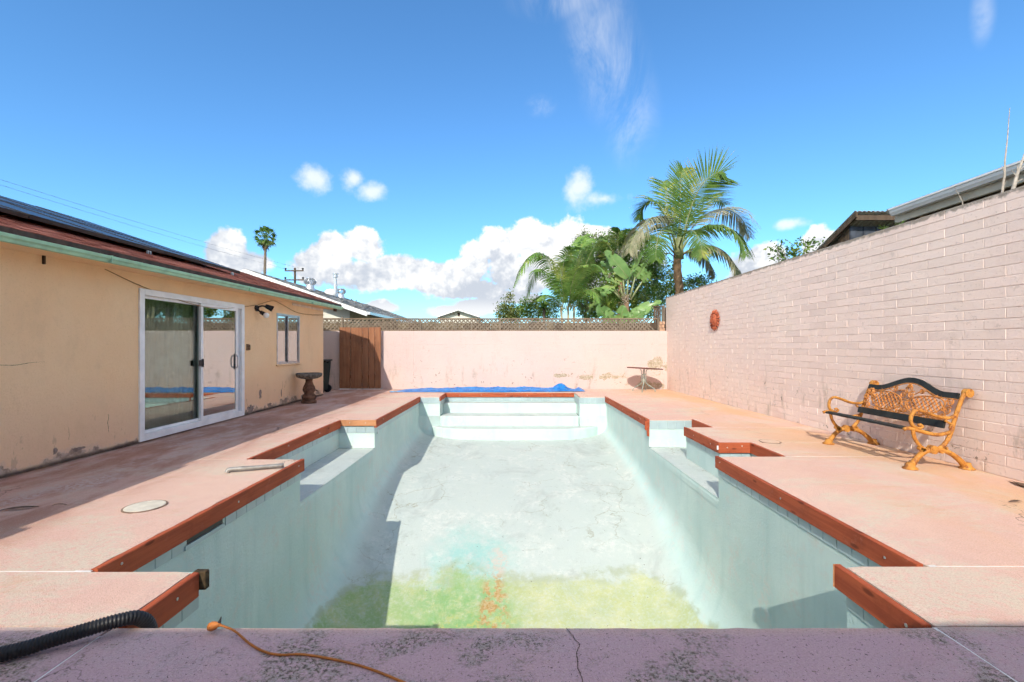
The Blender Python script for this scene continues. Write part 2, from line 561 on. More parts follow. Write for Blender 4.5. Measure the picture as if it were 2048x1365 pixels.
def m_stucco():
    g = Mat('peach_stucco')
    x, y, z = g.xyz(g.pos())
    c = g.mix(g.step(g.noise(0.8, 4.0, 0.6), 0.3, 0.7), (0.89, 0.59, 0.335), (0.90, 0.635, 0.38))
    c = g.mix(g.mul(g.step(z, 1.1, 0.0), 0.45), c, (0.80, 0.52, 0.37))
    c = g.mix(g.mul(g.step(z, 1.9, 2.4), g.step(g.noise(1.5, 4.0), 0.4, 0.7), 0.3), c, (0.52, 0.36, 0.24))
    # paint blown off near the ground, pale render and grey base coat showing
    edge = g.m('ADD', z, g.m('MULTIPLY', g.m('SUBTRACT', g.noise(3.6, 6.0, 0.68), 0.5), -0.75))
    far = g.step(y, 8.3, 8.8)
    lim = g.m('ADD', g.mul(far, 0.05), 0.05)
    peel = g.step(g.m('SUBTRACT', edge, lim), 0.02, -0.01)
    c = g.mix(g.mul(peel, 0.9), c, g.mix(g.step(g.noise(9, 5.0, 0.7), 0.4, 0.6), (0.26, 0.19, 0.15), (0.52, 0.40, 0.32)))
    rim = g.mul(g.step(g.m('SUBTRACT', edge, lim), 0.10, 0.02), g.m('SUBTRACT', 1.0, peel))
    c = g.mix(g.mul(rim, 0.35), c, (0.66, 0.50, 0.42))
    chips = g.mul(g.step(g.noise(6.5, 4.0, 0.65, stretch=(1, 1, 0.45)), 0.665, 0.685), g.step(z, 0.75, 0.2), g.m('ADD', g.mul(far, 0.7), 0.3))
    c = g.mix(g.mul(chips, 0.85), c, (0.22, 0.13, 0.09))
    c = g.mix(g.mul(g.step(z, 0.07, 0.025), 0.9), c, (0.06, 0.045, 0.035))  # shadow of the gap under the wall, painted as a dark line
    c = g.mix(g.mul(g.step(g.noise(1.6, 7.0, 0.75, stretch=(1, 1, 0.6)), 0.50, 0.68), 0.30), c, (0.70, 0.47, 0.28))
    c = g.mix(g.mul(g.step(g.noise(60, 3.0, 0.7), 0.56, 0.68), 0.25), c, (0.58, 0.38, 0.22))
    h = g.m('ADD', g.noise(45, 5.0, 0.7), g.m('MULTIPLY', g.noise(6, 4.0), 1.4))
    return g.done(c, 0.85, h, 0.5, 0.014, 0.2)


def m_wood(name, dark, lite, axis=1, fine=1.0, knots=True, rough=0.75):
    g = Mat(name)
    p = g.objpos()
    st = [22.0 * fine] * 3
    st[axis] = 1.1
    grain = g.noise(1.0, 6.0, 0.65, vec=g.vm('MULTIPLY', g.vm('ADD', p, g.comb(0, 0, g.m('MULTIPLY', g.rnd(), 40.0))), tuple(st)), dist=0.6)
    c = g.mix(g.step(grain, 0.3, 0.72), dark, lite)
    c = g.mix(g.mul(g.step(g.noise(3.0, 5.0, 0.7), 0.48, 0.72), 0.55), c, tuple(v * 0.5 for v in dark))
    c = g.mix(g.mul(g.step(g.noise(6.0, 6.0, 0.75), 0.58, 0.70), 0.30), c, tuple(min(1, v * 1.3 + 0.09) for v in lite))
    if knots:
        st2 = [9.0] * 3
        st2[axis] = 3.0
        c = g.mix(g.mul(g.step(g.voro(1.0, 'F1', g.vm('MULTIPLY', p, tuple(st2))), 0.17, 0.08), 0.7), c, tuple(v * 0.3 for v in dark))
    return g.done(c, rough, grain, 0.25, 0.004, 0.25)


def m_glass(name, refl, tint=(0.75, 0.85, 0.82), rough=0.0, fres=0.55):
    g = Mat(name)
    gl = g.n('ShaderNodeBsdfGlossy')
    gl.inputs['Color'].default_value = (0.92, 0.95, 0.94, 1)
    gl.inputs['Roughness'].default_value = rough
    tr = g.n('ShaderNodeBsdfTransparent')
    tr.inputs[0].default_value = (*tint, 1)
    lw = g.n('ShaderNodeLayerWeight')
    lw.inputs['Blend'].default_value = 0.5
    f = g.m('ADD', g.m('MULTIPLY', lw.outputs['Fresnel'], fres), refl, clamp=True)
    mx = g.n('ShaderNodeMixShader')
    g.put(mx.inputs[0], f)
    g.t.links.new(tr.outputs[0], mx.inputs[1])
    g.t.links.new(gl.outputs[0], mx.inputs[2])
    g.t.links.new(mx.outputs[0], g.o.inputs[0])
    return g.mat


def m_leaf(name, a, b, c_=None, rough=0.5, trans=0.3, scale=5.0):
    g = Mat(name)
    f = g.step(g.noise(scale, 3.0, 0.6), 0.32, 0.68)
    c = g.mix(f, a, b)
    if c_:
        c = g.mix(g.mul(g.step(g.noise(scale * 0.55, 3.0, 0.6, vec=g.vm('ADD', g.pos(), (7, 3, 1))), 0.54, 0.66), 0.9), c, c_)
    c = g.mix(g.mul(g.rnd(), 0.35), c, tuple(v * 0.7 for v in a))
    return g.done(c, rough, None, spec=0.4, trans=trans)


def m_grain(name, a, b, rough=0.9):                 # composition shingles
    g = Mat(name)
    r = g.noise(2.4, 4.0, 0.6)
    r2 = g.voro(7.0, 'F1', g.vm('MULTIPLY', g.pos(), (1.0, 0.45, 1.0)))
    c = g.mix(g.step(g.m('ADD', g.m('MULTIPLY', r, 0.6), g.m('MULTIPLY', r2, 0.6)), 0.35, 0.75), a, b)
    c = g.mix(g.mul(g.step(g.noise(160, 2.0), 0.5, 0.7), 0.5), c, tuple(v * 0.5 for v in a))
    return g.done(c, rough, g.noise(120, 3.0), 0.6, 0.01, 0.1)


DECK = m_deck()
PLASTER = m_plaster()
BLOCK = m_block('pink_painted_block', (0.80, 0.645, 0.575), (0.83, 0.70, 0.615))
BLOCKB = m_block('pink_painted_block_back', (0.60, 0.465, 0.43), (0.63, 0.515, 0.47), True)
MORTAR = plain('painted_mortar', (0.80, 0.66, 0.595), 0.9, 0.08, 8.0, 0.3, 60)
STUCCO = m_stucco()
REDWOOD = m_wood('red_stained_lumber', (0.30, 0.060, 0.026), (0.46, 0.105, 0.042))
REDWOOD_X = m_wood('red_stained_lumber_cross', (0.30, 0.062, 0.026), (0.46, 0.11, 0.044), 0)
PINEWOOD = m_wood('worn_stained_lumber', (0.42, 0.17, 0.07), (0.56, 0.28, 0.14), 0)
DARKWOOD = plain('dark_cut_wood_end', (0.06, 0.04, 0.02), 0.9, 0.4, 30)
GATEWOOD = m_wood('cedar_gate_board', (0.21, 0.085, 0.042), (0.33, 0.15, 0.078), 2, 0.8, False)
LATTICEW = m_wood('weathered_lattice_wood', (0.15, 0.115, 0.085), (0.29, 0.24, 0.18), 2, 0.6, False, 0.9)
BROWNWOOD = m_wood('brown_weathered_board', (0.07, 0.045, 0.03), (0.15, 0.105, 0.07), 2, 0.8, False)
BROWNWOOD2 = m_wood('olive_weathered_board', (0.10, 0.075, 0.04), (0.20, 0.15, 0.085), 2, 0.8, False)
WHITEV = plain('white_vinyl', (0.84, 0.84, 0.83), 0.45, 0.07, 6.0, spec=0.4)
WHITEP = plain('white_trim_paint', (0.80, 0.80, 0.78), 0.6, 0.05, 4.0)
ALU = plain('grey_aluminium', (0.42, 0.43, 0.44), 0.35, 0.15, 10, metal=0.8)
STEEL = plain('galvanised_steel', (0.60, 0.61, 0.62), 0.38, 0.12, 12, metal=0.7)
GREENG = plain('green_gutter_paint', (0.34, 0.56, 0.38), 0.5, 0.14, 5.0, 0.1, 40)
BROWNF = plain('brown_drip_edge', (0.075, 0.045, 0.035), 0.7, 0.3, 10)
SHINGLE_R = m_grain('red_brown_shingle', (0.20, 0.055, 0.035), (0.36, 0.135, 0.095))
SHINGLE_G = m_grain('grey_shingle', (0.16, 0.16, 0.155), (0.34, 0.335, 0.32))
BLACKP = plain('black_plastic', (0.018, 0.018, 0.02), 0.45, 0.2, 20)
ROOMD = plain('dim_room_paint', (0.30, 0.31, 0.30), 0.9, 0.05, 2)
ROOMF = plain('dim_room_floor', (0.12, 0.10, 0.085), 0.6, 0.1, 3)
GLASS_R = m_glass('reflective_door_glass', 0.42, (0.55, 0.60, 0.58))
GLASS_L = m_glass('screened_door_glass', 0.02, (0.72, 0.80, 0.77), fres=0.42)
GLASS_W = m_glass('window_glass', 0.42, (0.5, 0.55, 0.53))
JOINT = plain('white_joint_caulk', (0.74, 0.71, 0.68), 0.8, 0.14, 9.0, 0.2, 60)
TILE = plain('pale_blue_grey_tile', (0.38, 0.48, 0.495), 0.35, 0.10, 3.0, spec=0.5)

# ================================================================== SETTING
# ---- ground sheet with a hole where the yard is
GROUND = plain('dry_lawn_soil', (0.16, 0.15, 0.085), 0.95, 0.4, 0.8, 0.5, 20)
bm = B()
gx_ = [-900, -7.6, 4.7, 900]
gy_ = [-300, -6.5, 14.05, 1800]
for i in range(3):
    for j in range(3):
        if i == 1 and j == 1:
            continue
        quad(bm, (gx_[i], gy_[j], -0.06), (gx_[i + 1], gy_[j], -0.06), (gx_[i + 1], gy_[j + 1], -0.06), (gx_[i], gy_[j + 1], -0.06))
bmesh.ops.remove_doubles(bm, verts=bm.verts, dist=1e-4)
mk('ground', bm, GROUND, kind='structure')

# ---- deck slabs round the pool
PL = {'n': -1.85, 'a': -2.466, 'r': -3.10, 'f': -2.466, 'st': -1.92}
PR = {'n': 1.96, 'a': 2.452, 'r': 3.25, 'f': 2.452, 'st': 1.75, 'p': 2.82}
Y0, YNL, YNR, YAL, YAR, YRL, YRR, YB, YS = 2.12, 2.64, 2.70, 5.28, 5.42, 8.12, 8.20, 11.95, 12.90
YP0, YP1 = 6.20, 7.40
deck = bpy.data.objects.new('pool_deck', None)
COL.objects.link(deck)
deck['kind'] = 'structure'
JW = 0.011


def slab(x0, x1, y0, y1, rough=()):
    """rough: edges that end at the pool and are ragged ('l','r','n','f')"""
    bm = B()
    a, b, c, d = x0 + JW / 2, x1 - JW / 2, y0 + JW / 2, y1 - JW / 2
    nx_ = max(2, int((b - a) / 0.09))
    ny_ = max(2, int((d - c) / 0.09))
    top = [[bm.verts.new((a + (b - a) * i / nx_, c + (d - c) * j / ny_, 0)) for i in range(nx_ + 1)] for j in range(ny_ + 1)]
    for j in range(ny_):
        for i in range(nx_):
            bm.faces.new((top[j][i], top[j][i + 1], top[j + 1][i + 1], top[j + 1][i]))
    edge = [e for e in bm.edges if e.is_boundary]
    for v in bm.verts:
        v.co.z = 0.003 * mnoise.noise(Vector((v.co.x * 0.9, v.co.y * 0.9, 0)))
        on = ('l' in rough and v.co.x < a + 1e-4) or ('r' in rough and v.co.x > b - 1e-4) or ('n' in rough and v.co.y < c + 1e-4) or ('f' in rough and v.co.y > d - 1e-4)
        if on:
            k = mnoise.noise(Vector((v.co.x * 9, v.co.y * 9, 3)))
            v.co.z -= 0.006 + 0.004 * k
            if 'r' in rough and v.co.x > b - 1e-4:
                v.co.x += 0.010 * k - 0.012
            if 'l' in rough and v.co.x < a + 1e-4:
                v.co.x += 0.010 * k + 0.012
    r = bmesh.ops.extrude_edge_only(bm, edges=edge)
    for v in r['geom']:
        if isinstance(v, bmesh.types.BMVert):
            v.co.z -= 0.085
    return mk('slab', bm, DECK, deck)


def joint(x0, x1, y0, y1, z=-0.002):
    bm = B()
    n = max(2, int(max(x1 - x0, y1 - y0) / 0.05))
    along = (x1 - x0) > (y1 - y0)
    la, lb = [], []
    for i in range(n + 1):
        t = i / n
        wv = 0.003 * mnoise.noise(Vector((t * n * 0.4, x0, y0)))
        zz = z + 0.001 * mnoise.noise(Vector((t * n * 0.7, y0, x0)))
        if along:
            la.append(bm.verts.new((x0 + (x1 - x0) * t, y0 + wv, zz)))
            lb.append(bm.verts.new((x0 + (x1 - x0) * t, y1 - wv, zz)))
        else:
            la.append(bm.verts.new((x0 + wv, y0 + (y1 - y0) * t, zz)))
            lb.append(bm.verts.new((x1 - wv, y0 + (y1 - y0) * t, zz)))
    for i in range(n):
        bm.faces.new((la[i], la[i + 1], lb[i + 1], lb[i]))
    return mk('joint_strip', bm, JOINT, deck)


XL, XR = -5.12, 5.0
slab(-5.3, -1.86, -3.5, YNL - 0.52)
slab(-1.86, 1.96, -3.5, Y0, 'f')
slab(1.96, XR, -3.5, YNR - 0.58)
slab(-5.3, PL['n'], Y0, YNL, 'r')
slab(PR['n'], XR, Y0, YNR, 'l')
slab(-5.3, PL['a'], YNL, YAL, 'r')
slab(-5.3, PL['r'], YAL, YRL, 'r')
slab(-5.3, PL['f'], YRL, YB, 'rn')
slab(-7.5, -1.92, YB, 14.05, 'r')
slab(-1.92, 1.75, YS, 14.05, 'n')
slab(1.75, XR, 12.4, 14.05, 'l')
slab(PR['f'], XR, YRR, 12.4 - 0.0, 'ln')
slab(1.75, PR['f'], YB, 12.4, 'ln')
slab(PR['r'], XR, YP1, YRR, 'l')
slab(PR['p'], XR, YP0, YP1, 'ln')
slab(PR['r'], XR, YAR, YP0, 'l')
slab(PR['a'], XR, YNR, YAR, 'l')
for a in ((-5.05, PL['n'] - 0.6, YNL - 0.016, YNL + 0.016), (PR['a'] + 0.02, 4.9, YNR - 0.014, YNR + 0.018),
          (-1.871, -1.849, 0.3, Y0 - 0.07), (1.949, 1.972, 0.3, Y0 - 0.005),
          (-5.05, PL['r'], YAL - 0.006, YAL + 0.007), (PR['r'], 4.9, YAR - 0.008, YAR + 0.008), (PR['r'], 4.9, YP0 - 0.007, YP0 + 0.007),
          (PR['r'], 4.9, YP1 - 0.008, YP1 + 0.008), (PR['r'], 4.8, YRR - 0.008, YRR + 0.008), (PR['f'], 4.8, 12.392, 12.408)):
    joint(*a)
# bed under the slabs so no gap shows through the joints
BED = plain('grey_mortar_bed', (0.20, 0.17, 0.15), 0.95, 0.2, 6)
bm = B()
xs = [-7.6, PL['r'], -2.47, -1.92, -1.85, 1.75, 1.96, 2.45, PR['p'], PR['r'], 5.1]
ys = [-6.5, Y0, 2.67, YAL, YAR, YP0, YP1, YRL, YRR, YB, YS, 14.05]


def in_pool(x, y):
    if Y0 < y < 2.67:
        return -1.85 < x < 1.96
    if 2.67 < y < YAR:
        return (-2.47 if y < YAL else PL['r']) < x < 2.45
    if YAL < y < YRR:
        lft = PL['r'] if y < YRL else -2.47
        rgt = PR['r'] if not (YP0 < y < YP1) else PR['p']
        if y < YAR:
            rgt = 2.45
        return lft < x < rgt
    if YRR < y < YB:
        return -2.47 < x < 2.45
    if YB < y < YS:
        return -1.92 < x < 1.75
    return False


for i in range(len(xs) - 1):
    for j in range(len(ys) - 1):
        if not in_pool((xs[i] + xs[i + 1]) / 2, (ys[j] + ys[j + 1]) / 2):
            quad(bm, (xs[i], ys[j], -0.03), (xs[i + 1], ys[j], -0.03), (xs[i + 1], ys[j + 1], -0.03), (xs[i], ys[j + 1], -0.03))
bmesh.ops.remove_doubles(bm, verts=bm.verts, dist=1e-4)
mk('mortar_bed', bm, BED, deck)

# ================================================================== POOL
pool = thing('swimming_pool', 'empty swimming pool with pale plaster, stepped outline and red lumber edging', 'pool', (0, 7.0, 0))
PROFILE = [(2.12, -2.50), (3.6, -2.50), (4.6, -2.47), (5.1, -2.38), (5.8, -2.12), (6.8, -1.72), (7.5, -1.50), (8.5, -1.30), (9.5, -1.17), (11.3, -1.02), (12.0, -1.0)]


def floor_z(y):
    for (a, za), (b, zb) in zip(PROFILE, PROFILE[1:]):
        if y <= b:
            t = (y - a) / (b - a)
            return za + (zb - za) * t
    return PROFILE[-1][1]


def floor_s(y):                                    # eased profile
    return sum(floor_z(min(12, max(2.12, y + d))) for d in (-0.5, -0.3, -0.1, 0.1, 0.3, 0.5)) / 6


def cove(y):
    t = min(1, max(0, (8.0 - y) / 3.0))
    return 0.34 + 0.55 * t


def section(y, xl, xr, ztop=-0.5, n_floor=20, n_arc=8):
    fz, r = floor_s(y), cove(y)
    pts = [(xl, ztop), (xl, ztop + (fz + r - ztop) * 0.5), (xl, fz + r)]
    for k in range(1, n_arc + 1):
        a = math.pi / 2 * k / n_arc
        pts.append((xl + r * (1 - math.cos(a)), fz + r * (1 - math.sin(a))))
    for k in range(1, n_floor):
        t = k / n_floor
        x = xl + r + (xr - xl - 2 * r) * t
        pts.append((x, fz + 0.010 * mnoise.noise(Vector((x * 1.1, y * 1.1, 0))) + 0.02 * (2 * t - 1) ** 2 - 0.02))
    for k in range(n_arc, -1, -1):
        a = math.pi / 2 * k / n_arc
        pts.append((xr - r * (1 - math.cos(a)), fz + r * (1 - math.sin(a))))
    pts += [(xr, ztop + (fz + r - ztop) * 0.5), (xr, ztop)]
    return [(x + 0.012 * mnoise.noise(Vector((x, y * 1.3, z * 1.3))) * (1 if z < ztop - 0.02 else 0), y, z) for x, z in pts]


bm = B()
NS = 72
rows = [[bm.verts.new(p) for p in section(2.67 + (YB - 2.67) * i / NS, -2.47, 2.45)] for i in range(NS + 1)]
for a, b in zip(rows, rows[1:]):
    for k in range(len(a) - 1):
        bm.faces.new((a[k], a[k + 1], b[k + 1], b[k]))
bm.faces.new(rows[-1])                             # wall below the steps
rows2 = [[bm.verts.new(p) for p in section(y, -1.85, 1.96)] for y in (Y0, 2.4, 2.67)]
for a, b in zip(rows2, rows2[1:]):
    for k in range(len(a) - 1):
        bm.faces.new((a[k], a[k + 1], b[k + 1], b[k]))
bm.faces.new(rows2[0])
mk('basin', bm, PLASTER, pool, smooth=True)

# upper walls, recesses and their ends
bm = B()
ZS, ZT = -0.5, -0.02


def vwall(x0, y0, x1, y1, za=ZS, zb=ZT):
    n = max(1, int(math.hypot(x1 - x0, y1 - y0) / 0.4))
    for i in range(n):
        a, b = i / n, (i + 1) / n
        quad(bm, (x0 + (x1 - x0) * a, y0 + (y1 - y0) * a, za), (x0 + (x1 - x0) * b, y0 + (y1 - y0) * b, za),
             (x0 + (x1 - x0) * b, y0 + (y1 - y0) * b, zb), (x0 + (x1 - x0) * a, y0 + (y1 - y0) * a, zb))


vwall(-1.85, Y0, 1.96, Y0)
vwall(-1.85, Y0, -1.85, 2.67)
vwall(1.96, Y0, 1.96, 2.67)
vwall(-2.47, 2.67, -1.85, 2.67, -2.0)
vwall(1.96, 2.67, 2.45, 2.67, -2.0)
vwall(-2.47, 2.67, -2.47, YAL)
vwall(2.45, 2.67, 2.45, YAR)
vwall(-3.10, YAL, -2.47, YAL)
vwall(-3.10, YAL, -3.10, YRL)
vwall(-3.10, YRL, -2.47, YRL)
vwall(-2.47, YRL, -2.47, YB)
vwall(2.45, YAR, 3.25, YAR)
vwall(3.25, YAR, 3.25, YP0)
vwall(3.25, YP0, 2.82, YP0)
vwall(2.82, YP0, 2.82, YP1)
vwall(2.82, YP1, 3.25, YP1)
vwall(3.25, YP1, 3.25, YRR)
vwall(3.25, YRR, 2.45, YRR)
vwall(2.45, YRR, 2.45, YB)
vwall(-2.47, YB, -1.92, YB)
vwall(1.75, YB, 2.45, YB)
vwall(-1.92, YB, -1.92, YS)
vwall(1.75, YB, 1.75, YS)
vwall(-1.92, YS, 1.75, YS)
bmesh.ops.remove_doubles(bm, verts=bm.verts, dist=1e-4)
mk('upper_wall', bm, PLASTER, pool)


def rounded_slab(name, outline, z, depth, r=0.035):
    """a tread: outline top at z, rounded front, sides running down"""
    bm = B()
    n = len(outline)
    cx = sum(p[0] for p in outline) / n
    cy = sum(p[1] for p in outline) / n
    rings = []
    for k in range(6):
        a = math.pi / 2 * k / 5
        off, dz = r * (1 - math.sin(a)), r * (1 - math.cos(a))
        ring = []
        for px_, py_ in outline:
            dx, dy = cx - px_, cy - py_
            L = math.hypot(dx, dy) or 1
            ring.append(bm.verts.new((px_ + dx / L * off, py_ + dy / L * off, z - dz)))
        rings.append(ring)
    rings.append([bm.verts.new((px_, py_, z - depth)) for px_, py_ in outline])
    for a, b in zip(rings, rings[1:]):
        for k in range(n):
            bm.faces.new((a[k], a[(k + 1) % n], b[(k + 1) % n], b[k]))
    bm.faces.new(rings[0][::-1])
    return mk(name, bm, PLASTER, pool, smooth=False)


def seat(name, x_wall, x_edge, y0, y1):
    bm = B()
    s = 1 if x_edge > x_wall else -1
    prof = [(x_wall, -0.5), (x_edge - s * 0.05, -0.505), (x_edge - s * 0.02, -0.511), (x_edge - s * 0.004, -0.525), (x_edge, -0.55), (x_edge + s * 0.001, -0.62)]
    n = 16
    rs = []
    for i in range(n + 1):
        y = y0 + (y1 - y0) * i / n
        rs.append([bm.verts.new((x + s * 0.004, y, z + 0.004 * mnoise.noise(Vector((x * 3, y * 2, 0))))) for x, z in prof])
    for a, b in zip(rs, rs[1:]):
        for k in range(len(prof) - 1):
            bm.faces.new((a[k], a[k + 1], b[k + 1], b[k]))
    return mk(name, bm, PLASTER, pool, smooth=True)


seat('bench_seat', -3.10, -2.47, YAL, YRL)
seat('bench_seat', 3.25, 2.45, YAR, YRR)


def arc_front(x0, x1, y_back, y_front, n=20):
    pts = [(x1, y_back), (x0, y_back)]
    for i in range(n + 1):
        t = i / n
        x = x0 + (x1 - x0) * t
        e = 1 - abs(2 * t - 1) ** 5
        pts.append((x, y_front + (y_back - y_front) * 0.75 * (1 - e)))
    return pts


rounded_slab('step', [(1.745, YS - 0.004), (-1.915, YS - 0.004), (-1.915, 12.5), (1.745, 12.5)], -0.24, 0.4)
rounded_slab('step', [(1.742, YS - 0.008), (-1.912, YS - 0.008), (-1.912, 11.92), (-1.86, 11.87), (1.70, 11.87), (1.742, 11.92)], -0.50, 0.4)
rounded_slab('step', arc_front(-2.25, 2.35, 12.3, 11.45), -0.76, 0.5)

# waterline tiles
bm = B()
box(bm, -0.0755, 0.0755, -0.009, 0.0, -0.150, 0.0)
bevel(bm, 0.0025)
tile_me = None
first = mk('tile', bm, TILE, pool, local=True)
tile_me = first.data
runs = [((-1.85, 2.67), (-1.85, Y0)), ((1.96, Y0), (1.96, 2.67)), ((-2.47, YAL), (-2.47, 2.67)), ((2.45, 2.67), (2.45, YAR)),
        ((-3.10, YRL), (-3.10, YAL)), ((-2.47, YRL), (-3.10, YRL)), ((-2.47, YB), (-2.47, YRL)), ((3.25, YAR), (3.25, YP0)),
        ((3.25, YP0), (2.82, YP0)), ((2.82, YP0), (2.82, YP1)), ((3.25, YP1), (3.25, YRR)), ((3.25, YRR), (2.45, YRR)),
        ((2.45, YRR), (2.45, YB)), ((-1.92, YB), (-2.47, YB)), ((2.45, YB), (1.75, YB)), ((-1.92, YS), (-1.92, YB)),
        ((1.75, YB), (1.75, YS)), ((1.75, YS), (-1.92, YS))]
used_first = False
for (xa, ya), (xb, yb) in runs:
    L = math.hypot(xb - xa, yb - ya)
    n = max(1, round(L / 0.155))
    ang = math.atan2(yb - ya, xb - xa)
    dx, dy = (xb - xa) / L, (yb - ya) / L
    nx_, ny_ = -dy, dx                              # towards the water
    for i in range(n):
        t = (i + 0.5) * L / n
        if xa == -2.47 and xb == -2.47 and ya == YAL and 3.42 < ya - t < 3.86:
            continue                                # skimmer mouth
        bare = (ya == yb) and ya in (YRR, YB)      # lips without lumber show the whole tile
        loc = (xa + dx * t + nx_ * random.uniform(-0.001, 0.001), ya + dy * t - 7.0, (-0.024 if bare else -0.078) + random.uniform(-0.001, 0.001))
        rot = (0, random.uniform(-0.006, 0.006), ang + math.pi)
        sc = (L / n / 0.1555, 1, 1)
        if not used_first:
            first.location, first.rotation_euler, first.scale = loc, rot, sc
            used_first = True
        else:
            inst('tile', tile_me, pool, loc, rot, sc)
# skimmer mouth in the wall
bm = B()
box(bm, -2.469, -2.462, 3.42, 3.86, -0.192, -0.03)
sk = mk('skimmer_opening', bm, BLACKP, pool)
bm = B()
box(bm, -2.468, -2.452, 3.41, 3.87, -0.228, -0.194)
mk('trim', bm, TILE, sk)

# ---- red lumber edging
SCREW = plain('screw_head', (0.55, 0.52, 0.47), 0.4, 0.1, 20, metal=0.8)
bm = B()
lathe(bm, [(0.009, 0.0), (0.009, 0.002), (0.006, 0.004), (0.003, 0.0025)], (0, 0, 0), 10)
screw_me = mk('screw', bm, SCREW, pool, local=True)


def board(x0, x1, y0, y1, face, mat=REDWOOD, z0=-0.137, z1=0.004, screws=(), tilt=0.0, bend=0.0):
    bm = B()
    long_y = (y1 - y0) > (x1 - x0)
    n = max(2, int(max(y1 - y0, x1 - x0) / 0.12))
    secs = []
    b = 0.005
    w0, w1 = (x0, x1) if long_y else (y0, y1)
    prof = [(w0 + b, z0), (w1 - b, z0), (w1, z0 + b), (w1, z1 - b), (w1 - b, z1), (w0 + b, z1), (w0, z1 - b), (w0, z0 + b)]
    for i in range(n + 1):
        t = i / n
        q = (y0 + (y1 - y0) * t) if long_y else (x0 + (x1 - x0) * t)
        off = 0.004 * mnoise.noise(Vector((q * 0.8, x0 * 3, y0)))
        zo = 0.004 * mnoise.noise(Vector((q * 0.6, 5 + x0, y0))) + bend * math.sin(math.pi * t)
        sec = []
        for wv, zv in prof:
            jig = 0.0024 * mnoise.noise(Vector((q * 11, wv * 40, zv * 40)))
            p = (wv + off + jig, q, zv + zo) if long_y else (q, wv + off + jig, zv + zo)
            sec.append(bm.verts.new(p))
        secs.append(sec)
    for a, c in zip(secs, secs[1:]):
        for k in range(8):
            bm.faces.new((a[k], a[(k + 1) % 8], c[(k + 1) % 8], c[k]))
    bm.faces.new(secs[0][::-1])
    bm.faces.new(secs[-1])
    o = mk('coping_board', bm, mat, pool)
    for s_ in screws:
        zc = -0.05 + random.uniform(-0.015, 0.015)
        if face == 'x+':
            inst('screw', screw_me.data, o, (x1 + 0.002, s_ - 7.0, zc), (0, R(90), 0))
        elif face == 'x-':
            inst('screw', screw_me.data, o, (x0 - 0.002, s_ - 7.0, zc), (0, R(-90), 0))
        else:
            inst('screw', screw_me.data, o, (s_, y0 - 7.0 - 0.002, zc), (R(90), 0, 0))
    return o


T = 0.040
o1 = board(PL['n'], PL['n'] + T, Y0 + 0.01, YNL - 0.02, 'x+', screws=(2.45,))
bm = B()
box(bm, PL['n'] + 0.004, PL['n'] + 0.078, YNL - 0.018, YNL + 0.020, -0.10, 0.006)
mk('end_block', bevel(bm, 0.004), DARKWOOD, o1)
screw_me.parent = o1
screw_me.location = (PL['n'] + T + 0.003, 2.22 - 7.0, -0.06)
screw_me.rotation_euler = (0, R(90), 0)
board(PL['a'] + 0.0, PL['a'] + T, YNL + 0.02, YAL + 0.01, 'x+', screws=(2.82, 4.02, 5.15))
board(PL['r'], PL['r'] + T, YAL + 0.02, YRL - 0.045, 'x+', screws=(6.2, 7.2))
board(PL['r'] + 0.002, PL['f'] + 0.035, YRL - T, YRL - 0.002, 'y', PINEWOOD, -0.10, 0.006, screws=(-2.9, -2.62))
board(PL['f'], PL['f'] + T, YRL - 0.035, YB - 0.02, 'x+', screws=(8.5, 9.9, 11.2), z0=-0.13)
board(PL['st'] - 0.01, PL['st'] + 0.03, YB - 0.02, YS - 0.045, 'x+', z0=-0.11)
board(PL['st'] + 0.0, PR['st'] - 0.02, YS - T, YS - 0.002, 'y', REDWOOD_X, -0.11, 0.006, screws=(-1.5, -0.9, -0.2, 0.4, 1.1))
o1 = board(PR['n'] - T, PR['n'], Y0 + 0.01, YNR + 0.02, 'x-', screws=(2.22,))
bm = B()
box(bm, PR['n'] - T - 0.0035, PR['n'] - 0.002, YNR + 0.0225, YNR + 0.026, -0.132, 0.002)
mk('cut_end', bm, PINEWOOD, o1)
board(PR['a'] - T, PR['a'], YNR + 0.02, YAR + 0.015, 'x-', screws=(2.95, 4.1, 5.30))
board(PR['r'] - T, PR['r'], YAR + 0.02, YP0 - 0.045, 'x-')
board(PR['p'] - 0.035, PR['r'] - 0.005, YP0 - T, YP0 - 0.002, 'y', REDWOOD_X, screws=(2.9, 3.1))
o1 = board(PR['p'] - T, PR['p'] - 0.002, YP0 + 0.002, YP1 + 0.01, 'x-', screws=(6.4, 7.0))
bm = B()
box(bm, PR['p'] - 0.062, PR['p'] - 0.041, YP0 - 0.046, YP0 - 0.042, -0.085, -0.03)
mk('white_tag', bm, WHITEV, o1)
board(PR['r'] - T, PR['r'], YP1 + 0.02, YRR - 0.02, 'x-')
o1 = board(PR['f'] - T, PR['f'], YRR - 0.03, YB + 0.04, 'x-', screws=(8.6, 10.0, 11.3))
bm = B()                                            # splintered tail hanging off the near end
poly_prism(bm, [(PR['f'] - 0.085, -0.02), (PR['f'] - 0.01, -0.03), (PR['f'] - 0.012, -0.30), (PR['f'] - 0.05, -0.29), (PR['f'] - 0.055, -0.20), (PR['f'] - 0.09, -0.17)], 1, YRR - 0.055, YRR - 0.032)
mk('splintered_block', bm, REDWOOD, o1)

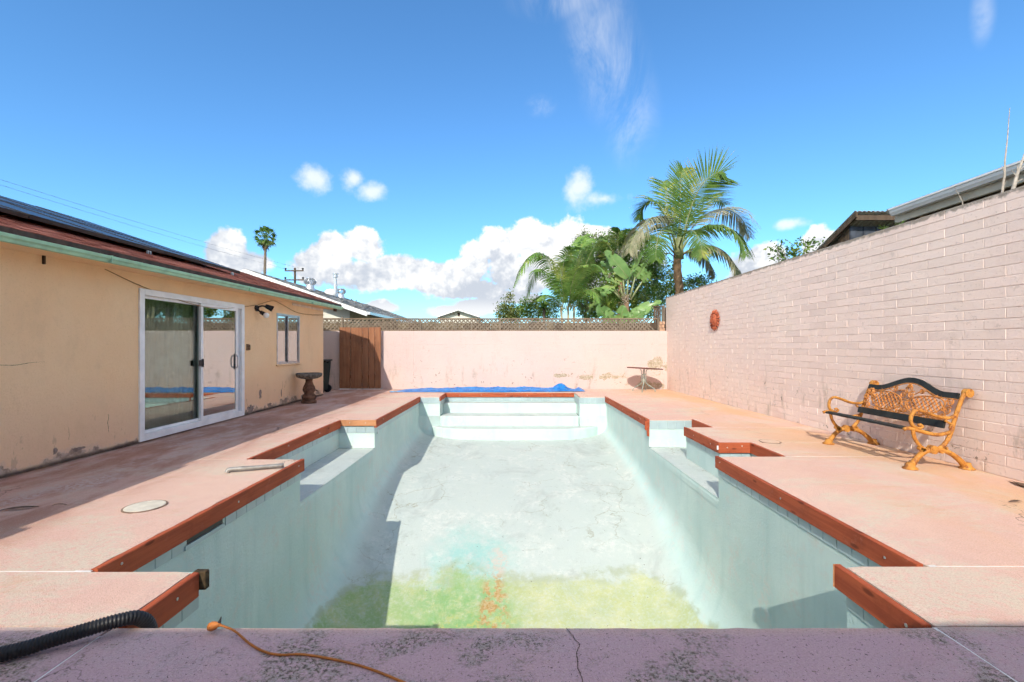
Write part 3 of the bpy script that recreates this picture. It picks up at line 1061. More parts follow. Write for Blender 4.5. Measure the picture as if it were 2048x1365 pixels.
# return jets in the plaster
JET = plain('white_jet_fitting', (0.62, 0.68, 0.66), 0.5, 0.15, 20)
for x_, y_, z_, s_ in ((-2.466, 8.30, -0.24, 1),):
    bm = B()
    lathe(bm, [(0.042, 0.0), (0.040, 0.010), (0.028, 0.014), (0.014, 0.006), (0.012, 0.002)], (0, 0, 0), 18)
    bmesh.ops.transform(bm, matrix=Matrix.Translation((x_, y_, z_)) @ Matrix.Rotation(R(90 * s_), 4, 'Y'), verts=bm.verts)
    mk('return_jet', bm, JET, pool)

# drain and light details on the seats
bm = B()
lathe(bm, [(0.11, 0.0), (0.105, 0.004), (0.0, 0.005)], (2.86, 6.05, -0.505), 24)
mk('return_cover', bm, plain('faded_cover', (0.50, 0.53, 0.46), 0.8, 0.1, 9), pool)

# ================================================================== BLOCK WALL (right)
WTOT = 15.7
WX = lambda y: 4.925 - 0.0147 * (y - 4.9)
bw = thing('block_wall', 'tall pink painted concrete block wall along the yard, bench against it', 'wall', (WX(14.1), 14.1, 0), math.atan(0.0147))
CH, BLN = 2.86 / 27, 2.86 / 27 * 4
ang_w = bw.rotation_euler.z
bm = B()
box(bm, 0.0, 0.19, -WTOT, 0.14, -0.2, 2.842)
mk('mortar_core', bm, MORTAR, bw, local=True)


def block_mesh(seed, length=BLN):
    rnd = random.Random(seed)
    bm = B()
    g_ = 0.0038
    box(bm, -0.0045, 0.03, g_, length - g_, g_, CH - g_)
    bevel(bm, 0.003)
    for v in bm.verts:
        if v.co.x < 0:
            v.co.x += rnd.uniform(-0.0012, 0.0012)
            v.co.y += rnd.uniform(-0.0012, 0.0012)
            v.co.z += rnd.uniform(-0.0010, 0.0010)
    bmesh.ops.recalc_face_normals(bm, faces=bm.faces)
    me = bpy.data.meshes.new('block')
    bm.to_mesh(me)
    bm.free()
    me.materials.append(BLOCK)
    return me


bmes = [block_mesh(s) for s in range(8)]
cand = []
for c in range(27):
    off = (BLN / 2 if c % 2 else 0)
    k = 0
    while True:
        y0 = -WTOT + off + k * BLN
        if y0 > -0.02:
            break
        cand.append((c, y0, min(BLN, 0.14 - y0)))
        k += 1
    if off:
        cand.append((c, -WTOT, off))


def shown(c, y0, L):                                # nearest blocks inside the view
    yw = 14.1 + y0 + L
    return yw > 4.05 and L > BLN * 0.9


vis = sorted([q for q in cand if shown(*q)], key=lambda q: q[1])[:298]
vset = set((q[0], round(q[1], 3)) for q in vis)
for c, y0, L in vis:
    inst('block', random.choice(bmes), bw, (random.uniform(-0.0015, 0.0015), y0, c * CH), (0, 0, 0))
bm = B()
for c, y0, L in cand:
    if (c, round(y0, 3)) in vset:
        continue
    dx = random.uniform(-0.0015, 0.0015)
    box(bm, -0.0045 + dx, 0.03, y0 + 0.0045, y0 + L - 0.0045, c * CH + 0.0045, (c + 1) * CH - 0.0045)
mk('far_blocks', bm, BLOCK, bw, local=True, kind='stuff')
bm = B()                                            # crumbling, mossy top of the wall
n = 150
sec = []
for i in range(n + 1):
    y = -WTOT + (WTOT + 0.14) * i / n
    k = mnoise.noise(Vector((0, y * 3.1, 0))) * 0.5 + mnoise.noise(Vector((3, y * 9, 0))) * 0.5
    h_ = 2.866 + 0.010 * k
    sec.append([bm.verts.new(p) for p in ((-0.004 + 0.006 * k, y, 2.835), (0.012, y, h_), (0.10, y, h_ + 0.012), (0.185, y, h_), (0.195, y, 2.835))])
for a, b in zip(sec, sec[1:]):
    for k in range(4):
        bm.faces.new((a[k], a[k + 1], b[k + 1], b[k]))
mk('weathered_cap', bm, plain('mossy_cement', (0.23, 0.20, 0.165), 0.95, 0.4, 9, 0.8, 45, dist=0.02), bw, local=True)

# ================================================================== BACK WALL, LATTICE, GATE
YW = 14.1
back = thing('back_wall', 'low pale pink block wall across the far end of the yard', 'wall', (0, YW, 0))
bm = B()
box(bm, -9.0, 4.78, YW, YW + 0.18, -0.2, 1.80)
mk('mortar_core', bm, plain('painted_mortar_back', (0.63, 0.50, 0.45), 0.9, 0.08, 8.0), back)
bm = B()
NC = 17
ch = 1.81 / NC
for c in range(NC):
    x = -9.0 + (0.21 if c % 2 else 0)
    while x < 4.77:
        L = min(0.423, 4.775 - x)
        d = random.uniform(-0.0015, 0.0015)
        box(bm, x + 0.0045, x + L - 0.0045, YW - 0.005 + d, YW + 0.03, c * ch + 0.0035, (c + 1) * ch - 0.0035)
        x += L
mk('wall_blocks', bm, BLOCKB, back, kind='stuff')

lat = thing('lattice_fence', 'weathered brown diagonal lattice fence on top of the low back wall', 'fence', (0, YW + 0.06, 1.81))
LZ0, LZ1 = 1.815, 2.185
posts = [-7.75, -5.31, -2.88, -0.40, 2.03, 4.52]
H = LZ1 - LZ0
SW = 0.040
sl_me = {}
for sgn, yy in ((1, YW + 0.050), (-1, YW + 0.062)):
    bm = B()
    hw = SW / math.sqrt(2)
    pts = [(-hw, 0.0), (hw, 0.0), (H * sgn + hw, H), (H * sgn - hw, H)]
    poly_prism(bm, pts, 1, 0.0, 0.009)
    bmesh.ops.recalc_face_normals(bm, faces=bm.faces)
    me = bpy.data.meshes.new('slat')
    bm.to_mesh(me)
    bm.free()
    me.materials.append(LATTICEW)
    sl_me[sgn] = me
    x = -7.6
    while x < 4.9:
        if -7.75 < x < 4.52 and -7.75 < x + H * sgn < 4.50:
            inst('slat', me, lat, (x + random.uniform(-0.003, 0.003), yy - (YW + 0.06), LZ0 - 1.81), (0, 0, 0))
        x += 0.125
for x in posts:
    bm = B()
    box(bm, x - 0.028, x + 0.028, YW + 0.03, YW + 0.085, 1.80, 2.235 if x == -5.31 else 2.20)
    mk('post', bevel(bm, 0.004), LATTICEW, lat)
for a, b in zip(posts, posts[1:]):
    for z0, z1 in ((2.172, 2.205), (1.807, 1.840)):
        bm = B()
        box(bm, a + 0.029, b - 0.029, YW + 0.038, YW + 0.078, z0, z1)
        mk('rail', bevel(bm, 0.003), m_wood('lattice_rail', (0.16, 0.11, 0.07), (0.29, 0.22, 0.15), 0, 0.6, False) if 'lattice_rail' not in bpy.data.materials else bpy.data.materials['lattice_rail'], lat)

gate = thing('board_gate', 'brown cedar board gate leaning upright before the back wall near the house', 'gate', (-4.68, 13.95, 0))
gx0 = -5.32
for i, wd in enumerate((0.345, 0.355, 0.20, 0.19, 0.185)):
    bm = B()
    tilt = random.uniform(-0.004, 0.004)
    box(bm, gx0 + 0.006, gx0 + wd - 0.006, 13.93 + tilt, 13.952 + tilt, 0.045 + random.uniform(-0.01, 0.01), 1.905 + random.uniform(-0.006, 0.006))
    mk('board', bevel(bm, 0.003), GATEWOOD, gate)
    gx0 += wd
for z in (0.35, 1.55):
    bm = B()
    box(bm, -5.30, -4.07, 13.958, 14.0, z, z + 0.09)
    mk('crossbar', bm, GATEWOOD, gate)
bm = B()
box(bm, -5.33, -4.03, 13.90, 14.08, -0.01, 0.035)
mk('threshold', bevel(bm, 0.006), plain('pale_cement_sill', (0.55, 0.45, 0.42), 0.9, 0.2, 14, 0.5, 30), gate)
# brick pier and scrap of fence in the far corner
pier = thing('brick_pier', 'short tan brick pier at the lattice end beside the tall wall', 'pier', (4.66, 14.35, 1.8))
PB = plain('tan_brick', (0.48, 0.30, 0.20), 0.9, 0.25, 14, 0.4, 40)
for c in range(4):
    for k in range(2):
        bm = B()
        x0 = 4.585 + k * 0.085 + (0.02 if c % 2 else 0)
        box(bm, x0, x0 + 0.08, 14.28, 14.42, 1.70 + c * 0.105, 1.795 + c * 0.105)
        mk('brick', bevel(bm, 0.005), PB, pier)
scrap = thing('corner_fence', 'dark wooden fence end with pale post behind the brick pier', 'fence', (4.6, 14.75, 0))
for k in range(13):
    if k == 4:
        continue
    bm = B()
    box(bm, 4.56 + k * 0.06, 4.61 + k * 0.06, 14.74, 14.76, 0, 2.60)
    mk('slat', bm, BROWNWOOD, scrap)
bm = B()
box(bm, 4.82, 4.91, 14.70, 14.79, 0, 2.66)
mk('post', bevel(bm, 0.005), LATTICEW, scrap)
bm = B()
box(bm, 4.52, 4.818, 14.70, 14.79, 2.605, 2.64)
mk('cap_rail', bm, BROWNWOOD, scrap)

# neighbour's board fence close behind the lattice
nf = thing('neighbour_fence', 'brown board fence glimpsed through the lattice behind the back wall', 'fence', (-1.5, 14.62, 0))
fx = -8.2
while fx < 5.4:
    bm = B()
    wd = random.uniform(0.27, 0.33)
    box(bm, fx + 0.003, fx + wd - 0.003, 14.60 + random.uniform(-0.004, 0.004), 14.625, -0.05, 2.10 + random.uniform(-0.02, 0.01))
    mk('board', bm, BROWNWOOD2 if random.random() < 0.5 else BROWNWOOD, nf)
    fx += wd
# the crack across the near slab
bm = B()
pts = [(0.245, 2.10), (0.262, 2.06), (0.270, 2.045), (0.274, 2.02), (0.290, 1.985), (0.277, 1.95), (0.268, 1.92), (0.268, 1.88), (0.262, 1.84), (0.27, 1.78), (0.262, 1.70), (0.27, 1.5)]
fine_ = catmull([(a, b, 0.0045) for a, b in pts], 6)
la, lb = [], []
for i, q in enumerate(fine_):
    wv = 0.0016 + 0.0014 * mnoise.noise(Vector((i * 0.9, 0, 0)))
    jx = 0.003 * mnoise.noise(Vector((i * 0.7, 4, 0)))
    la.append(bm.verts.new((q.x - wv + jx, q.y, q.z)))
    lb.append(bm.verts.new((q.x + wv + jx, q.y, q.z)))
for i in range(len(fine_) - 1):
    bm.faces.new((la[i], la[i + 1], lb[i + 1], lb[i]))
mk('crack', bm, DARKWOOD, deck)

# ================================================================== HOUSE (left)
HR = 0.012
house = thing('house', 'peach stucco house with green gutter, solar panels and sliding glass door', 'house', (-4.972, 0, 0), HR)
ZE = lambda y: 2.262 + 0.0084 * (y - 4.1)           # gutter bottom
HY1 = 12.28                                         # far corner
DY0, DY1, DZ0, DZ1 = 6.13, 8.57, 0.02, 2.10
WY0, WY1, WZ0, WZ1 = 9.82, 10.86, 0.93, 2.04


def hmk(name, bm, mat, parent=None, **k):
    return mk(name, bm, mat, parent or house, local=True, **k)


# stucco wall with openings (a grid of cells), outer face at local x=0
bm = B()
ysn = [-1.9, 1.0, 3.0, DY0, 7.3, DY1, 9.2, WY0, WY1, 11.6, HY1]
zsn = [0.015, 0.5, WZ0, 1.5, WZ1, DZ1, 2.44]


def hole(y, z):
    return (DY0 < y < DY1 and z < DZ1) or (WY0 < y < WY1 and WZ0 < z < WZ1)


for i in range(len(ysn) - 1):
    for j in range(len(zsn) - 1):
        ya, yb, za, zb = ysn[i], ysn[i + 1], zsn[j], zsn[j + 1]
        if hole((ya + yb) / 2, (za + zb) / 2):
            continue
        quad(bm, (0, ya, za), (0, yb, za), (0, yb, zb), (0, ya, zb))
for (ya, yb, za, zb) in ((DY0, DY1, 0.015, DZ1), (WY0, WY1, WZ0, WZ1)):
    quad(bm, (0, ya, za), (-0.16, ya, za), (-0.16, ya, zb), (0, ya, zb))
    quad(bm, (0, yb, za), (-0.16, yb, za), (-0.16, yb, zb), (0, yb, zb))
    quad(bm, (0, ya, zb), (0, yb, zb), (-0.16, yb, zb), (-0.16, ya, zb))
    quad(bm, (0, ya, za), (0, yb, za), (-0.16, yb, za), (-0.16, ya, za))
quad(bm, (0, HY1, 0.015), (-8.0, HY1, 0.015), (-8.0, HY1, 2.44), (-4.0, HY1, 3.80), (0, HY1, 2.44))
bmesh.ops.remove_doubles(bm, verts=bm.verts, dist=1e-4)
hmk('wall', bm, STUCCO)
# plaster patches that have come away at the foot: ragged chips with real depth
CHIP = plain('exposed_render', (0.30, 0.22, 0.18), 0.95, 0.35, 16, 0.6, 60)
for (cy_, cz_, rw, rh) in ((8.80, 0.10, 0.13, 0.10), (9.15, 0.36, 0.055, 0.12), (9.5, 0.10, 0.10, 0.05), (10.0, 0.30, 0.03, 0.10), (10.2, 0.12, 0.08, 0.07), (11.1, 0.10, 0.18, 0.06), (5.0, 0.16, 0.03, 0.045), (5.27, 0.12, 0.09, 0.035), (11.9, 0.12, 0.12, 0.05)):
    bm = B()
    rr = random.Random(int(cy_ * 100))
    ring = []
    for k in range(31):
        a = 2 * math.pi * k / 31
        f_ = 0.8 + 0.45 * mnoise.noise(Vector((2 * math.cos(a), 2 * math.sin(a), cy_))) + rr.uniform(-0.13, 0.13)
        ring.append(bm.verts.new((0.003, cy_ + rw * f_ * math.cos(a), max(0.02, cz_ + rh * f_ * math.sin(a)))))
    c_ = bm.verts.new((0.0045, cy_, cz_))
    for k in range(31):
        bm.faces.new((c_, ring[k], ring[(k + 1) % 31]))
    hmk('broken_stucco', bm, CHIP)

CRK = plain('dark_crack', (0.10, 0.055, 0.03), 0.95, 0.3, 20)
for pts, w0 in (([(5.66, 0.50), (5.67, 0.42), (5.655, 0.36), (5.67, 0.29), (5.665, 0.22)], 0.007), ([(4.3, 1.115), (4.45, 1.125), (4.6, 1.12), (4.75, 1.14), (4.9, 1.145)], 0.004),
                ([(10.05, 0.55), (10.06, 0.45), (10.04, 0.36)], 0.006), ([(10.22, 0.6), (10.2, 0.5), (10.14, 0.42), (10.12, 0.33)], 0.006), ([(9.72, 0.42), (9.73, 0.35)], 0.006), ([(5.15, 0.40), (5.16, 0.30), (5.15, 0.25)], 0.003)):
    bm = B()
    fp_ = catmull([(0.0025, a, b) for a, b in pts], 8)
    la, lb = [], []
    horiz = abs(pts[-1][0] - pts[0][0]) > abs(pts[-1][1] - pts[0][1])
    for i, q in enumerate(fp_):
        wv = w0 * (0.35 + 0.65 * abs(mnoise.noise(Vector((i * 0.6, q.y, 2))))) * math.sin(math.pi * (i + 0.6) / (len(fp_) + 0.2))
        o_ = Vector((0, 0, wv)) if horiz else Vector((0, wv, 0))
        j_ = Vector((0, 0.004 * mnoise.noise(Vector((i * 0.8, 1, 1))), 0.004 * mnoise.noise(Vector((i * 0.8, 5, 1)))))
        la.append(bm.verts.new(q + o_ + j_))
        lb.append(bm.verts.new(q - o_ + j_))
    for i in range(len(fp_) - 1):
        bm.faces.new((la[i], la[i + 1], lb[i + 1], lb[i]))
    hmk('crack', bm, CRK)

# wing of the same house behind the camera, its eave shading the near paving
bm = B()
quad(bm, (0, -1.9, 0.015), (10.2, -1.9, 0.015), (10.2, -1.9, 2.5), (0, -1.9, 2.5))
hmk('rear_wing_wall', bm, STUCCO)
bm = B()
poly_prism(bm, [(-1.30, 2.28), (-1.30, 2.41), (-6.5, 4.1), (-6.5, 3.95)], 0, 0.6, 10.2)
hmk('rear_wing_roof', bm, SHINGLE_R)
bm = B()                                            # wider eave over the near part of this wall
box(bm, 0.0, 0.57, -1.9, -0.10, 2.36, 2.41)
box(bm, 0.0, 0.48, -0.098, 1.62, 2.36, 2.41)
hmk('deep_eave', bm, BROWNF)

# roof: deck, shingles, ridge
SL = 0.33
X_E = 0.355


def roof_z(x, y):
    return ZE(y) + 0.145 + SL * (X_E - x)


YR0, YR1 = -2.0, 12.62
bm = B()
quad(bm, (X_E, YR0, roof_z(X_E, YR0)), (X_E, YR1, roof_z(X_E, YR1)), (-4.0, YR1, roof_z(-4.0, YR1)), (-4.0, YR0, roof_z(-4.0, YR0)))
quad(bm, (-4.0, YR0, roof_z(-4.0, YR0)), (-4.0, YR1, roof_z(-4.0, YR1)), (-8.4, YR1, roof_z(X_E, YR1)), (-8.4, YR0, roof_z(X_E, YR0)))
quad(bm, (X_E, YR0, roof_z(X_E, YR0) - 0.03), (X_E, YR1, roof_z(X_E, YR1) - 0.03), (-0.1, YR1, roof_z(-0.1, YR1) - 0.03), (-0.1, YR0, roof_z(-0.1, YR0) - 0.03))
roof = hmk('roof', bm, SHINGLE_R)
bm = B()
rs = random.Random(3)
row = 0
x = X_E + 0.012
while x > -3.9:
    y = YR0 + (0.15 if row % 2 else 0)
    while y < YR1 - 0.02:
        wd = rs.choice((0.16, 0.22, 0.30))
        y2 = min(y + wd - 0.006, YR1)
        th = rs.choice((0.006, 0.010, 0.014))
        z0, z1 = roof_z(x, y), roof_z(x - 0.17, y)
        dz = 0.0084 * (y2 - y)
        v = [(x, y, z0 + th), (x, y2, z0 + th + dz), (x - 0.17, y2, z1 + 0.003 + dz), (x - 0.17, y, z1 + 0.003), (x, y, z0), (x, y2, z0 + dz)]
        vs = [bm.verts.new(p) for p in v]
        bm.faces.new((vs[0], vs[1], vs[2], vs[3]))
        bm.faces.new((vs[4], vs[5], vs[1], vs[0]))
        y += wd
    x -= 0.14
    row += 1
mk('shingles', bm, SHINGLE_R, roof, local=True, kind='stuff')
# fascia and drip edge, a light soffit, gable end board
bm = B()
quad(bm, (X_E + 0.014, YR0, ZE(YR0) + 0.065), (X_E + 0.014, YR1, ZE(YR1) + 0.065), (X_E + 0.016, YR1, roof_z(X_E, YR1) - 0.004), (X_E + 0.016, YR0, roof_z(X_E, YR0) - 0.004))
hmk('drip_edge', bm, BROWNF)
SOFF = plain('green_eave_paint', (0.20, 0.27, 0.19), 0.8, 0.15, 6)
bm = B()
quad(bm, (X_E - 0.005, YR0, ZE(YR0) + 0.015), (X_E - 0.005, YR1, ZE(YR1) + 0.015), (0.0, YR1, ZE(YR1) + 0.012), (0.0, YR0, ZE(YR0) + 0.012))
quad(bm, (X_E - 0.004, YR0, ZE(YR0) + 0.015), (X_E - 0.004, YR1, ZE(YR1) + 0.015), (X_E - 0.004, YR1, ZE(YR1) + 0.11), (X_E - 0.004, YR0, ZE(YR0) + 0.11))
hmk('soffit', bm, STUCCO)
bm = B()
prof = [(0.36, 0.0), (0.410, 0.0), (0.420, 0.026), (0.438, 0.042), (0.442, 0.072), (0.434, 0.075), (0.430, 0.048), (0.395, 0.010), (0.365, 0.010)]
ra, rb = [], []
for (x, z) in prof:
    ra.append(bm.verts.new((x, YR0, ZE(YR0) + z)))
    rb.append(bm.verts.new((x, YR1 - 0.06, ZE(YR1) + z)))
for i in range(len(prof)):
    j = (i + 1) % len(prof)
    bm.faces.new((ra[i], ra[j], rb[j], rb[i]))
bm.faces.new(rb)
gut = hmk('gutter', bm, GREENG)
bm = B()
for y in (5.2, 8.0, 10.6):
    box(bm, 0.36, 0.446, y, y + 0.012, ZE(y) - 0.002, ZE(y) + 0.078)
mk('joint_band', bm, GREENG, gut, local=True)
bm = B()
poly_prism(bm, [(0.34, ZE(YR1) + 0.03), (0.36, roof_z(X_E, YR1) - 0.006), (-4.0, roof_z(-4.0, YR1) - 0.006), (-4.0, roof_z(-4.0, YR1) - 0.15), (0.25, ZE(YR1) + 0.03)], 1, YR1 - 0.028, YR1 - 0.003)
hmk('gable_board', bm, BROWNF)
bm = B()
box(bm, 0.26, 0.34, HY1 + 0.02, HY1 + 0.09, ZE(HY1) - 0.06, ZE(HY1) + 0.012)
hmk('rafter_tail', bm, BROWNWOOD)
bm = B()
box(bm, 0.0, 0.02, 4.86, 4.882, 2.19, 2.30)
hmk('eave_bracket', bm, BROWNWOOD)
bm = B()
box(bm, 0.002, 0.016, 10.5, 12.2, ZE(11) - 0.05, ZE(11) + 0.005)
hmk('pale_trim_strip', bm, plain('pale_trim', (0.72, 0.60, 0.50), 0.8, 0.1, 8))

# solar panels: two rows in portrait
CELL = plain('solar_glass', (0.010, 0.014, 0.035), 0.32, 0.2, 3, spec=0.25)
PFR = plain('black_anodised_frame', (0.012, 0.012, 0.015), 0.35, 0.1, 9, spec=0.5)
bm_f, bm_c = B(), B()
PW, PH = 1.02, 1.63
box(bm_c, 0.012, PW - 0.012, 0.012, PH - 0.012, 0.004, 0.033)
for a in ((0, PW, 0, 0.012), (0, PW, PH - 0.012, PH), (0, 0.012, 0.0125, PH - 0.0125), (PW - 0.012, PW, 0.0125, PH - 0.0125)):
    box(bm_f, *a, -0.012, 0.038)
panel = None
me_f = me_c = None
th_ = math.atan(SL)
kpan = 0
for r_ in range(2):
    for i in range(8):
        yy = 9.36 - (i + 1) * (PW + 0.012)
        d_ = 0.92 + r_ * (PH + 0.02)
        xx = X_E - d_ * math.cos(th_)
        zz = roof_z(X_E, yy) + d_ * math.sin(th_) + 0.085
        root = bpy.data.objects.new('solar_panel', me_f) if me_f else hmk('solar_panel', bm_f, PFR)
        if me_f:
            COL.objects.link(root)
            root.parent = house
            cc = bpy.data.objects.new('cell_sheet', me_c)
            COL.objects.link(cc)
            cc.parent = root
        else:
            me_f = root.data
            cc = mk('cell_sheet', bm_c, CELL, root, local=True)
            me_c = cc.data
        # local x of the panel -> along house y, local y -> up the slope
        mtx = Matrix(((0, -math.cos(th_), math.sin(th_)), (1, 0, 0), (0, math.sin(th_), math.cos(th_)))).to_4x4()
        mtx.translation = (xx, yy, zz)
        root.matrix_basis = mtx
bm = B()
for y in (2.2, 4.55, 6.9, 9.0):
    for dx in (0.0, 0.045):
        d_ = 0.90
        x = X_E - d_ * math.cos(th_)
        z = roof_z(x, y)
        box(bm, x, x + 0.03, y + dx, y + dx + 0.012, z, z + 0.055)
hmk('panel_clips', bm, STEEL)

# sliding door
bm = B()
fw = 0.085
X0, X1 = -0.07, 0.022
for a in ((DY0, DY0 + fw, DZ0, DZ1), (DY1 - fw, DY1, DZ0, DZ1), (DY0 + fw, DY1 - fw, DZ1 - fw, DZ1), (DY0 + fw, DY1 - fw, DZ0, DZ0 + 0.095)):
    box(bm, X0, X1, *a)
bevel(bm, 0.003)
door = hmk('sliding_door', bm, WHITEV)


def sash(name, y0, y1, x, glass, st, sm):
    bm = B()
    z0, z1 = DZ0 + 0.097, DZ1 - fw - 0.002
    for a in ((y0, y0 + st, z0, z1), (y1 - st, y1, z0, z1), (y0 + st, y1 - st, z1 - sm, z1), (y0 + st, y1 - st, z0, z0 + sm)):
        box(bm, x - 0.017, x + 0.017, *a)
    bevel(bm, 0.002)
    s_ = mk(name, bm, WHITEV, door, local=True)
    bm = B()
    box(bm, x - 0.004, x + 0.004, y0 + st - 0.004, y1 - st + 0.004, z0 + sm - 0.004, z1 - sm + 0.004)
    mk('pane', bm, glass, door, local=True)
    return s_


sash('fixed_sash', DY0 + fw + 0.002, 7.42, -0.045, GLASS_L, 0.032, 0.038)
sash('moving_sash', 7.36, DY1 - fw - 0.12, 0.000, GLASS_R, 0.055, 0.055)
bm = B()
box(bm, -0.062, -0.02, DY1 - fw - 0.118, DY1 - fw - 0.002, DZ0 + 0.097, DZ1 - fw - 0.002)
mk('jamb_track', bm, plain('shaded_vinyl', (0.62, 0.63, 0.66), 0.4, 0.05, 5), door, local=True)
bm = B()
tube(bm, catmull([(0.018, 8.30, 0.93), (0.06, 8.285, 0.95), (0.066, 8.28, 1.04), (0.06, 8.285, 1.13), (0.018, 8.30, 1.15)], 5), 0.011, 8)
box(bm, 0.018, 0.026, 8.285, 8.325, 0.90, 1.18)
mk('handle', bm, STEEL, door, local=True, smooth=False)
bm = B()
box(bm, 0.018, 0.034, 7.365, 7.41, 0.98, 1.11)
box(bm, 0.018, 0.030, 7.30, 7.36, 1.0, 1.09)
mk('latch', bevel(bm, 0.004), BLACKP, door, local=True)
# room behind the door, with a drape
bm = B()
ry0, ry1 = DY0 - 0.8, DY1 + 3.0
for a in (((-0.17, ry0, 0), (-3.6, ry0, 0), (-3.6, ry0, 2.4), (-0.17, ry0, 2.4)), ((-0.17, ry1, 0), (-3.6, ry1, 0), (-3.6, ry1, 2.4), (-0.17, ry1, 2.4)),
          ((-3.6, ry0, 0), (-3.6, ry1, 0), (-3.6, ry1, 2.4), (-3.6, ry0, 2.4)), ((-0.17, ry0, 2.4), (-0.17, ry1, 2.4), (-3.6, ry1, 2.4), (-3.6, ry0, 2.4))):
    quad(bm, *a)
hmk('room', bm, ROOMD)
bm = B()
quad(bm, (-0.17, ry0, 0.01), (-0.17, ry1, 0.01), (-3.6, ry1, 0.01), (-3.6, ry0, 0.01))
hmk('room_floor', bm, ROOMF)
bm = B()
ca, cb = [], []
for i in range(90):
    t = i / 89
    y = DY0 + 0.42 + 0.92 * t
    x = -0.24 + 0.035 * math.sin(t * 58) + 0.012 * math.sin(t * 23)
    ca.append(bm.verts.new((x, y, 0.06)))
    cb.append(bm.verts.new((x * 0.9 - 0.02, y, 2.25)))
for i in range(89):
    bm.faces.new((ca[i], ca[i + 1], cb[i + 1], cb[i]))
hmk('drape', bm, plain('beige_drape', (0.74, 0.62, 0.56), 0.9, 0.1, 6), smooth=True)

# window
bm = B()
for a in ((WY0 - 0.02, WY0 + 0.03, WZ0, WZ1), (WY1 - 0.03, WY1 + 0.02, WZ0, WZ1), (WY0 + 0.03, WY1 - 0.03, WZ1 - 0.03, WZ1), (WY0 + 0.03, WY1 - 0.03, WZ0, WZ0 + 0.03)):
    box(bm, -0.07, 0.006, *a)
win = hmk('window', bm, ALU)
for y0, y1, x in ((WY0 + 0.031, 10.36, -0.045), (10.32, WY1 - 0.031, -0.02)):
    bm = B()
    st = 0.028
    for a in ((y0, y0 + st, WZ0 + 0.031, WZ1 - 0.031), (y1 - st, y1, WZ0 + 0.031, WZ1 - 0.031), (y0 + st, y1 - st, WZ1 - 0.056, WZ1 - 0.031), (y0 + st, y1 - st, WZ0 + 0.031, WZ0 + 0.056)):
        box(bm, x - 0.011, x + 0.011, *a)
    mk('sash', bm, ALU, win, local=True)
    bm = B()
    box(bm, x - 0.003, x + 0.003, y0 + st - 0.003, y1 - st + 0.003, WZ0 + 0.053, WZ1 - 0.053)
    mk('pane', bm, GLASS_W, win, local=True)
bm = B()
box(bm, -0.02, 0.035, WY0 - 0.06, WY1 + 0.06, WZ0 - 0.035, WZ0 - 0.002)
mk('sill', bevel(bm, 0.006), STUCCO, win, local=True)

# twin floodlight, junction box, hook, loose cable
bm = B()
tube(bm, [(0.0, 9.0, 2.07), (0.03, 9.0, 2.07)], 0.06, 14)
fl = hmk('flood_light', bm, BLACKP)
bm = B()
tube(bm, catmull([(0.03, 9.0, 2.09), (0.10, 9.03, 2.12), (0.16, 9.10, 2.11)], 4), 0.016, 8)
tube(bm, [(0.14, 9.08, 2.13), (0.24, 9.16, 2.07)], [0.035, 0.062], 14)
mk('lamp_head', bm, BLACKP, fl, local=True)
bm = B()
tube(bm, catmull([(0.03, 9.0, 2.05), (0.08, 8.98, 2.01), (0.11, 9.0, 1.98)], 4), 0.016, 8)
tube(bm, [(0.09, 8.99, 2.0), (0.16, 9.02, 1.95)], [0.035, 0.04], 14)
mk('lamp_head', bm, BLACKP, fl, local=True)
bm = B()
lathe(bm, [(0.03, 0.0), (0.052, 0.03), (0.055, 0.055), (0.045, 0.085), (0.02, 0.10)], (0, 0, 0), 14)
bmesh.ops.transform(bm, matrix=Matrix.Translation((0.15, 9.015, 1.96)) @ Matrix.Rotation(R(125), 4, 'Y'), verts=bm.verts)
mk('bulb', bm, plain('white_bulb', (0.85, 0.85, 0.84), 0.25, 0.03, 4), fl, local=True, smooth=True)
bm = B()
box(bm, 0.0, 0.02, 8.66, 8.74, 1.24, 1.36)
box(bm, 0.02, 0.05, 8.70, 8.715, 1.25, 1.34)
tube(bm, catmull([(0.02, 8.68, 1.30), (0.05, 8.675, 1.27), (0.05, 8.675, 1.33)], 3), 0.006, 6)
hmk('switch_box', bm, plain('rusty_box', (0.22, 0.13, 0.08), 0.8, 0.4, 30))
bm = B()
tube(bm, catmull([(0.02, 5.6, 2.26), (0.016, 6.2, 2.12), (0.014, 7.1, 1.985), (0.014, 7.8, 1.97), (0.014, 8.5, 2.05), (0.02, 8.95, 2.13)], 8), 0.006, 6)
tube(bm, catmull([(0.02, 9.05, 2.15), (0.02, 9.6, 2.28), (0.02, 10.0, 2.24), (0.018, 10.7, 2.12), (0.018, 11.5, 2.12), (0.02, 12.25, 2.17)], 8), 0.006, 6)
hmk('loose_cable', bm, plain('tan_cable', (0.34, 0.20, 0.10), 0.8, 0.2, 20))

